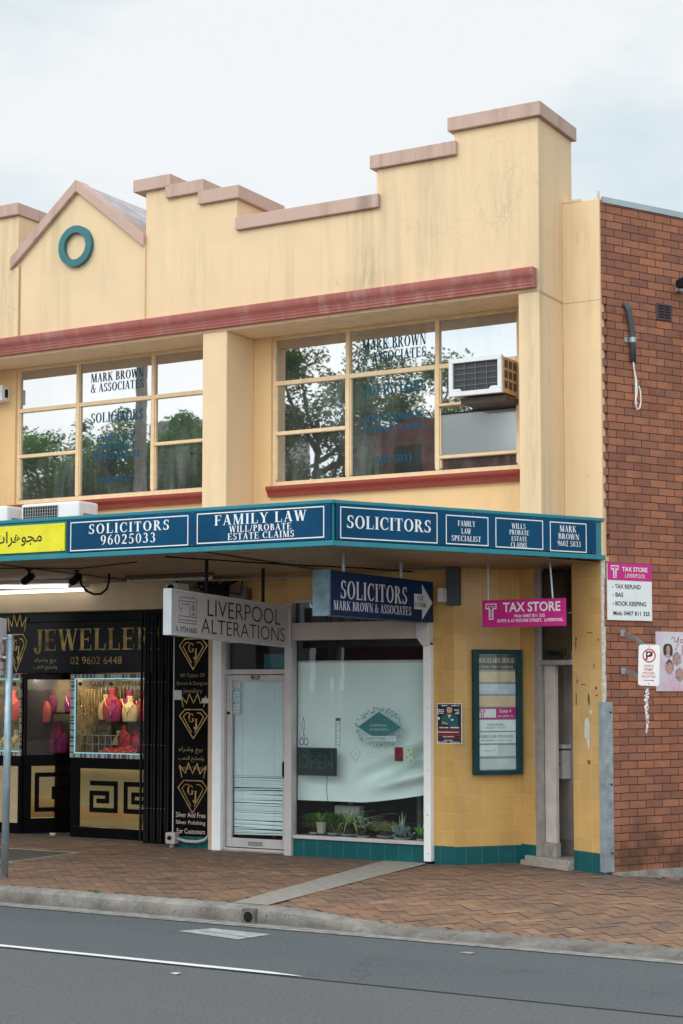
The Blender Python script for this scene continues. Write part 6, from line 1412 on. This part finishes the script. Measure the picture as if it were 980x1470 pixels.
# ------------------------------------------------------------------ small things on the ground
def litter(name, pts, col, label, cat):
    q = MB(); q.add([(x, y, z) for x, y, z in pts], [tuple(range(len(pts)))]); c = sum((Vector(p) for p in pts), Vector())/len(pts)
    q.quad(*[tuple(Vector(p)*.98 + c*.02 + Vector((0, 0, .004))) for p in pts]); return tag(q.build(name, plain(name + '_colour', col, .7)), label, cat)
litter('paper_scrap', [(-.9, -6.62, RZ+.004), (-.83, -6.64, RZ+.004), (-.81, -6.60, RZ+.01), (-.88, -6.59, RZ+.006)], (.6, .6, .58), 'white paper scrap on the road below the white line', 'litter')
litter('dry_leaf', [(.55, -4.66, RZ+.004), (.66, -4.68, RZ+.004), (.68, -4.64, RZ+.012), (.58, -4.63, RZ+.008)], (.34, .30, .24), 'pale dry leaf on the road near the dropped kerb', 'leaf')
wt = MB(); rw = random.Random(6)
for i in range(60): a = rw.uniform(0, 2*pi); strip(wt, (-2.0 + rw.uniform(-.05, .05) - 1.7, -3.95 + rw.uniform(-.02, .02), 0), a, rw.uniform(.01, .03), .006, rw.uniform(.02, .04), .01, 3)
tag(wt.build('weed', g_dark), 'small green weed tuft growing at the back of the kerb', 'plant')

# ------------------------------------------------------------------ across the street, mirrored in the office windows
def leaf_mat(name, col):
    k = NT(name); p = k.p; p.inputs['Roughness'].default_value = .55
    c = k.mix(k.noise(1.3, 3), tuple(c*.7 for c in col), tuple(c*1.35 for c in col)); k.lk(c, p.inputs['Base Color'])
    tl = k.add('BsdfTranslucent'); k.lk(k.mix(1., c, (1.5, 1.7, .9), 'MULTIPLY'), tl.inputs['Color'])
    ms = k.add('MixShader'); ms.inputs[0].default_value = .45; k.lk(p.outputs[0], ms.inputs[1]); k.lk(tl.outputs[0], ms.inputs[2]); k.lk(ms.outputs[0], k.out.inputs['Surface'])
    return k.m
bark = plain('bark', (.12, .09, .07), .9, .3, 8)
def tree(x, y, h, r_, seed, mat, label):
    rt_ = random.Random(seed); t_ = thing('street_tree', (x, y, 0), label, 'tree', 'trees across the street')
    q = MB(); cl = []
    q.tube([(x, y, 0), (x + .1, y, h*.25), (x - .1, y + .1, h*.5), (x, y, h*.8)], [.28, .2, .14, .05], 8)
    for i in range(20):
        a = rt_.uniform(0, 2*pi); z0 = h*rt_.uniform(.35, .75); l = r_*rt_.uniform(.55, 1.05)
        e = Vector((x + l*cos(a), y + l*sin(a), z0 + h*rt_.uniform(.05, .25))); q.tube([(x, y, z0), (x + l*.5*cos(a), y + l*.5*sin(a), z0 + (e.z - z0)*.4), e], [.09, .06, .02], 5)
        for k_ in range(3): cl.append((e + Vector((rt_.uniform(-1, 1), rt_.uniform(-1, 1), rt_.uniform(-.6, .9)))*r_*.25, r_*rt_.uniform(.22, .42)))
    for k_ in range(7): cl.append((Vector((x + rt_.uniform(-.4, .4)*r_, y + rt_.uniform(-.4, .4)*r_, h*rt_.uniform(.72, 1.0))), r_*rt_.uniform(.15, .3)))
    q.build('trunk', bark, t_)
    q = MB()
    for c, rc in cl:
        for i in range(int(420 * (rc/.8)**1.8) + 120):
            d = Vector((rt_.gauss(0, 1), rt_.gauss(0, 1), rt_.gauss(0, .8))).normalized() * rc * rt_.uniform(.3, 1.05); p = c + d
            s = rt_.uniform(.04, .085); u = Vector((rt_.uniform(-1, 1), rt_.uniform(-1, 1), rt_.uniform(-1, 1))).normalized(); v = u.orthogonal().normalized()
            q.quad(p - u*s, p + v*s*.5, p + u*s, p - v*s*.5)
    q.build('crown', mat, t_)
lf1, lf2 = leaf_mat('gum_leaf', (.095, .145, .065)), leaf_mat('fig_leaf', (.09, .19, .05))
tree(-24.3, -22, 10.3, 2.0, 1, lf1, 'tall dark gum tree across the street, mirrored left of the mirrored lamp post')
tree(-21.6, -23, 9.6, 1.9, 2, lf2, 'broad green tree across the street, mirrored right of the mirrored lamp post')
tree(-19.6, -20.5, 9.4, 1.5, 3, lf2, 'lower leafy tree across the street, mirrored at the right of the left window')
tree(-16.7, -22, 11.6, 1.7, 4, lf1, 'tall gum across the street, mirrored at the left of the right window')
tree(-15.3, -25.5, 11.9, 2.0, 5, lf1, 'spreading tree across the street, mirrored above the mirrored brick house')
tree(-17.7, -20.3, 9.2, 1.9, 7, lf1, 'low dense tree across the street, mirrored at the bottom left of the right window')
tree(-24.0, -19.6, 8.9, 1.8, 8, lf2, 'low dense tree across the street, mirrored at the bottom middle of the left window')
tree(-26.6, -23.5, 9.3, 1.6, 6, lf1, 'thin loose tree across the street, mirrored at the left of the left window')
lp = thing('lamp_post', (-16.55, -13.8, 0), 'pale concrete lamp post across the street, mirrored in the left office window', 'lamp post')
q = MB(); q.tube([(-16.55, -13.8, 0), (-16.55, -13.8, 14)], [.17, .12], 14); q.build('post', m_strip, lp, smooth=True); q = MB(); q.tube([(-16.55, -13.8, 13.9), (-15.95, -12.4, 14.3)], .05, 8); q.box(-16.15, -15.75, -12.6, -11.9, 14.25, 14.4); q.build('lamp_arm', m_grey, lp)
bh = thing('brick_house', (-10, -23.5, 0), 'red brick building across the street, mirrored in the right office window', 'building')
q = MB(); q.box(-16.3, -4, -27, -22.6, 0, 7.9); q.prism([(-16.3, 7.9), (-13.2, 7.9), (-13.2, 9.0), (-14.0, 9.3), (-15.2, 8.9), (-16.3, 8.5)], 'y', -27, -22.6); q.build('wall', plain('old_red_brick', (.20, .06, .045), .9, .4, 3), bh)
q = MB(); q.box(-14.6, -13.8, -22.6, -22.55, 7.2, 8.5); q.box(-9.5, -8.3, -22.6, -22.55, 5.2, 7.0); q.build('window', m_black, bh)
q = MB(); q.box(-13.1, -3.8, -27.2, -22.4, 7.9, 8.05); q.build('roof', m_slate, bh)
bk2 = thing('office_block', (-48, -65, 0), 'pale flat-roofed block far across the street, mirrored in the left window', 'building')
q = MB(); q.box(-50.5, -46, -70, -60, 0, 17); q.build('wall', plain('pale_concrete', (.42, .43, .44), .8), bk2); q = MB(); q.box(-50, -46.5, -59.99, -59.95, 14.5, 15.8); q.build('window', m_win, bk2)
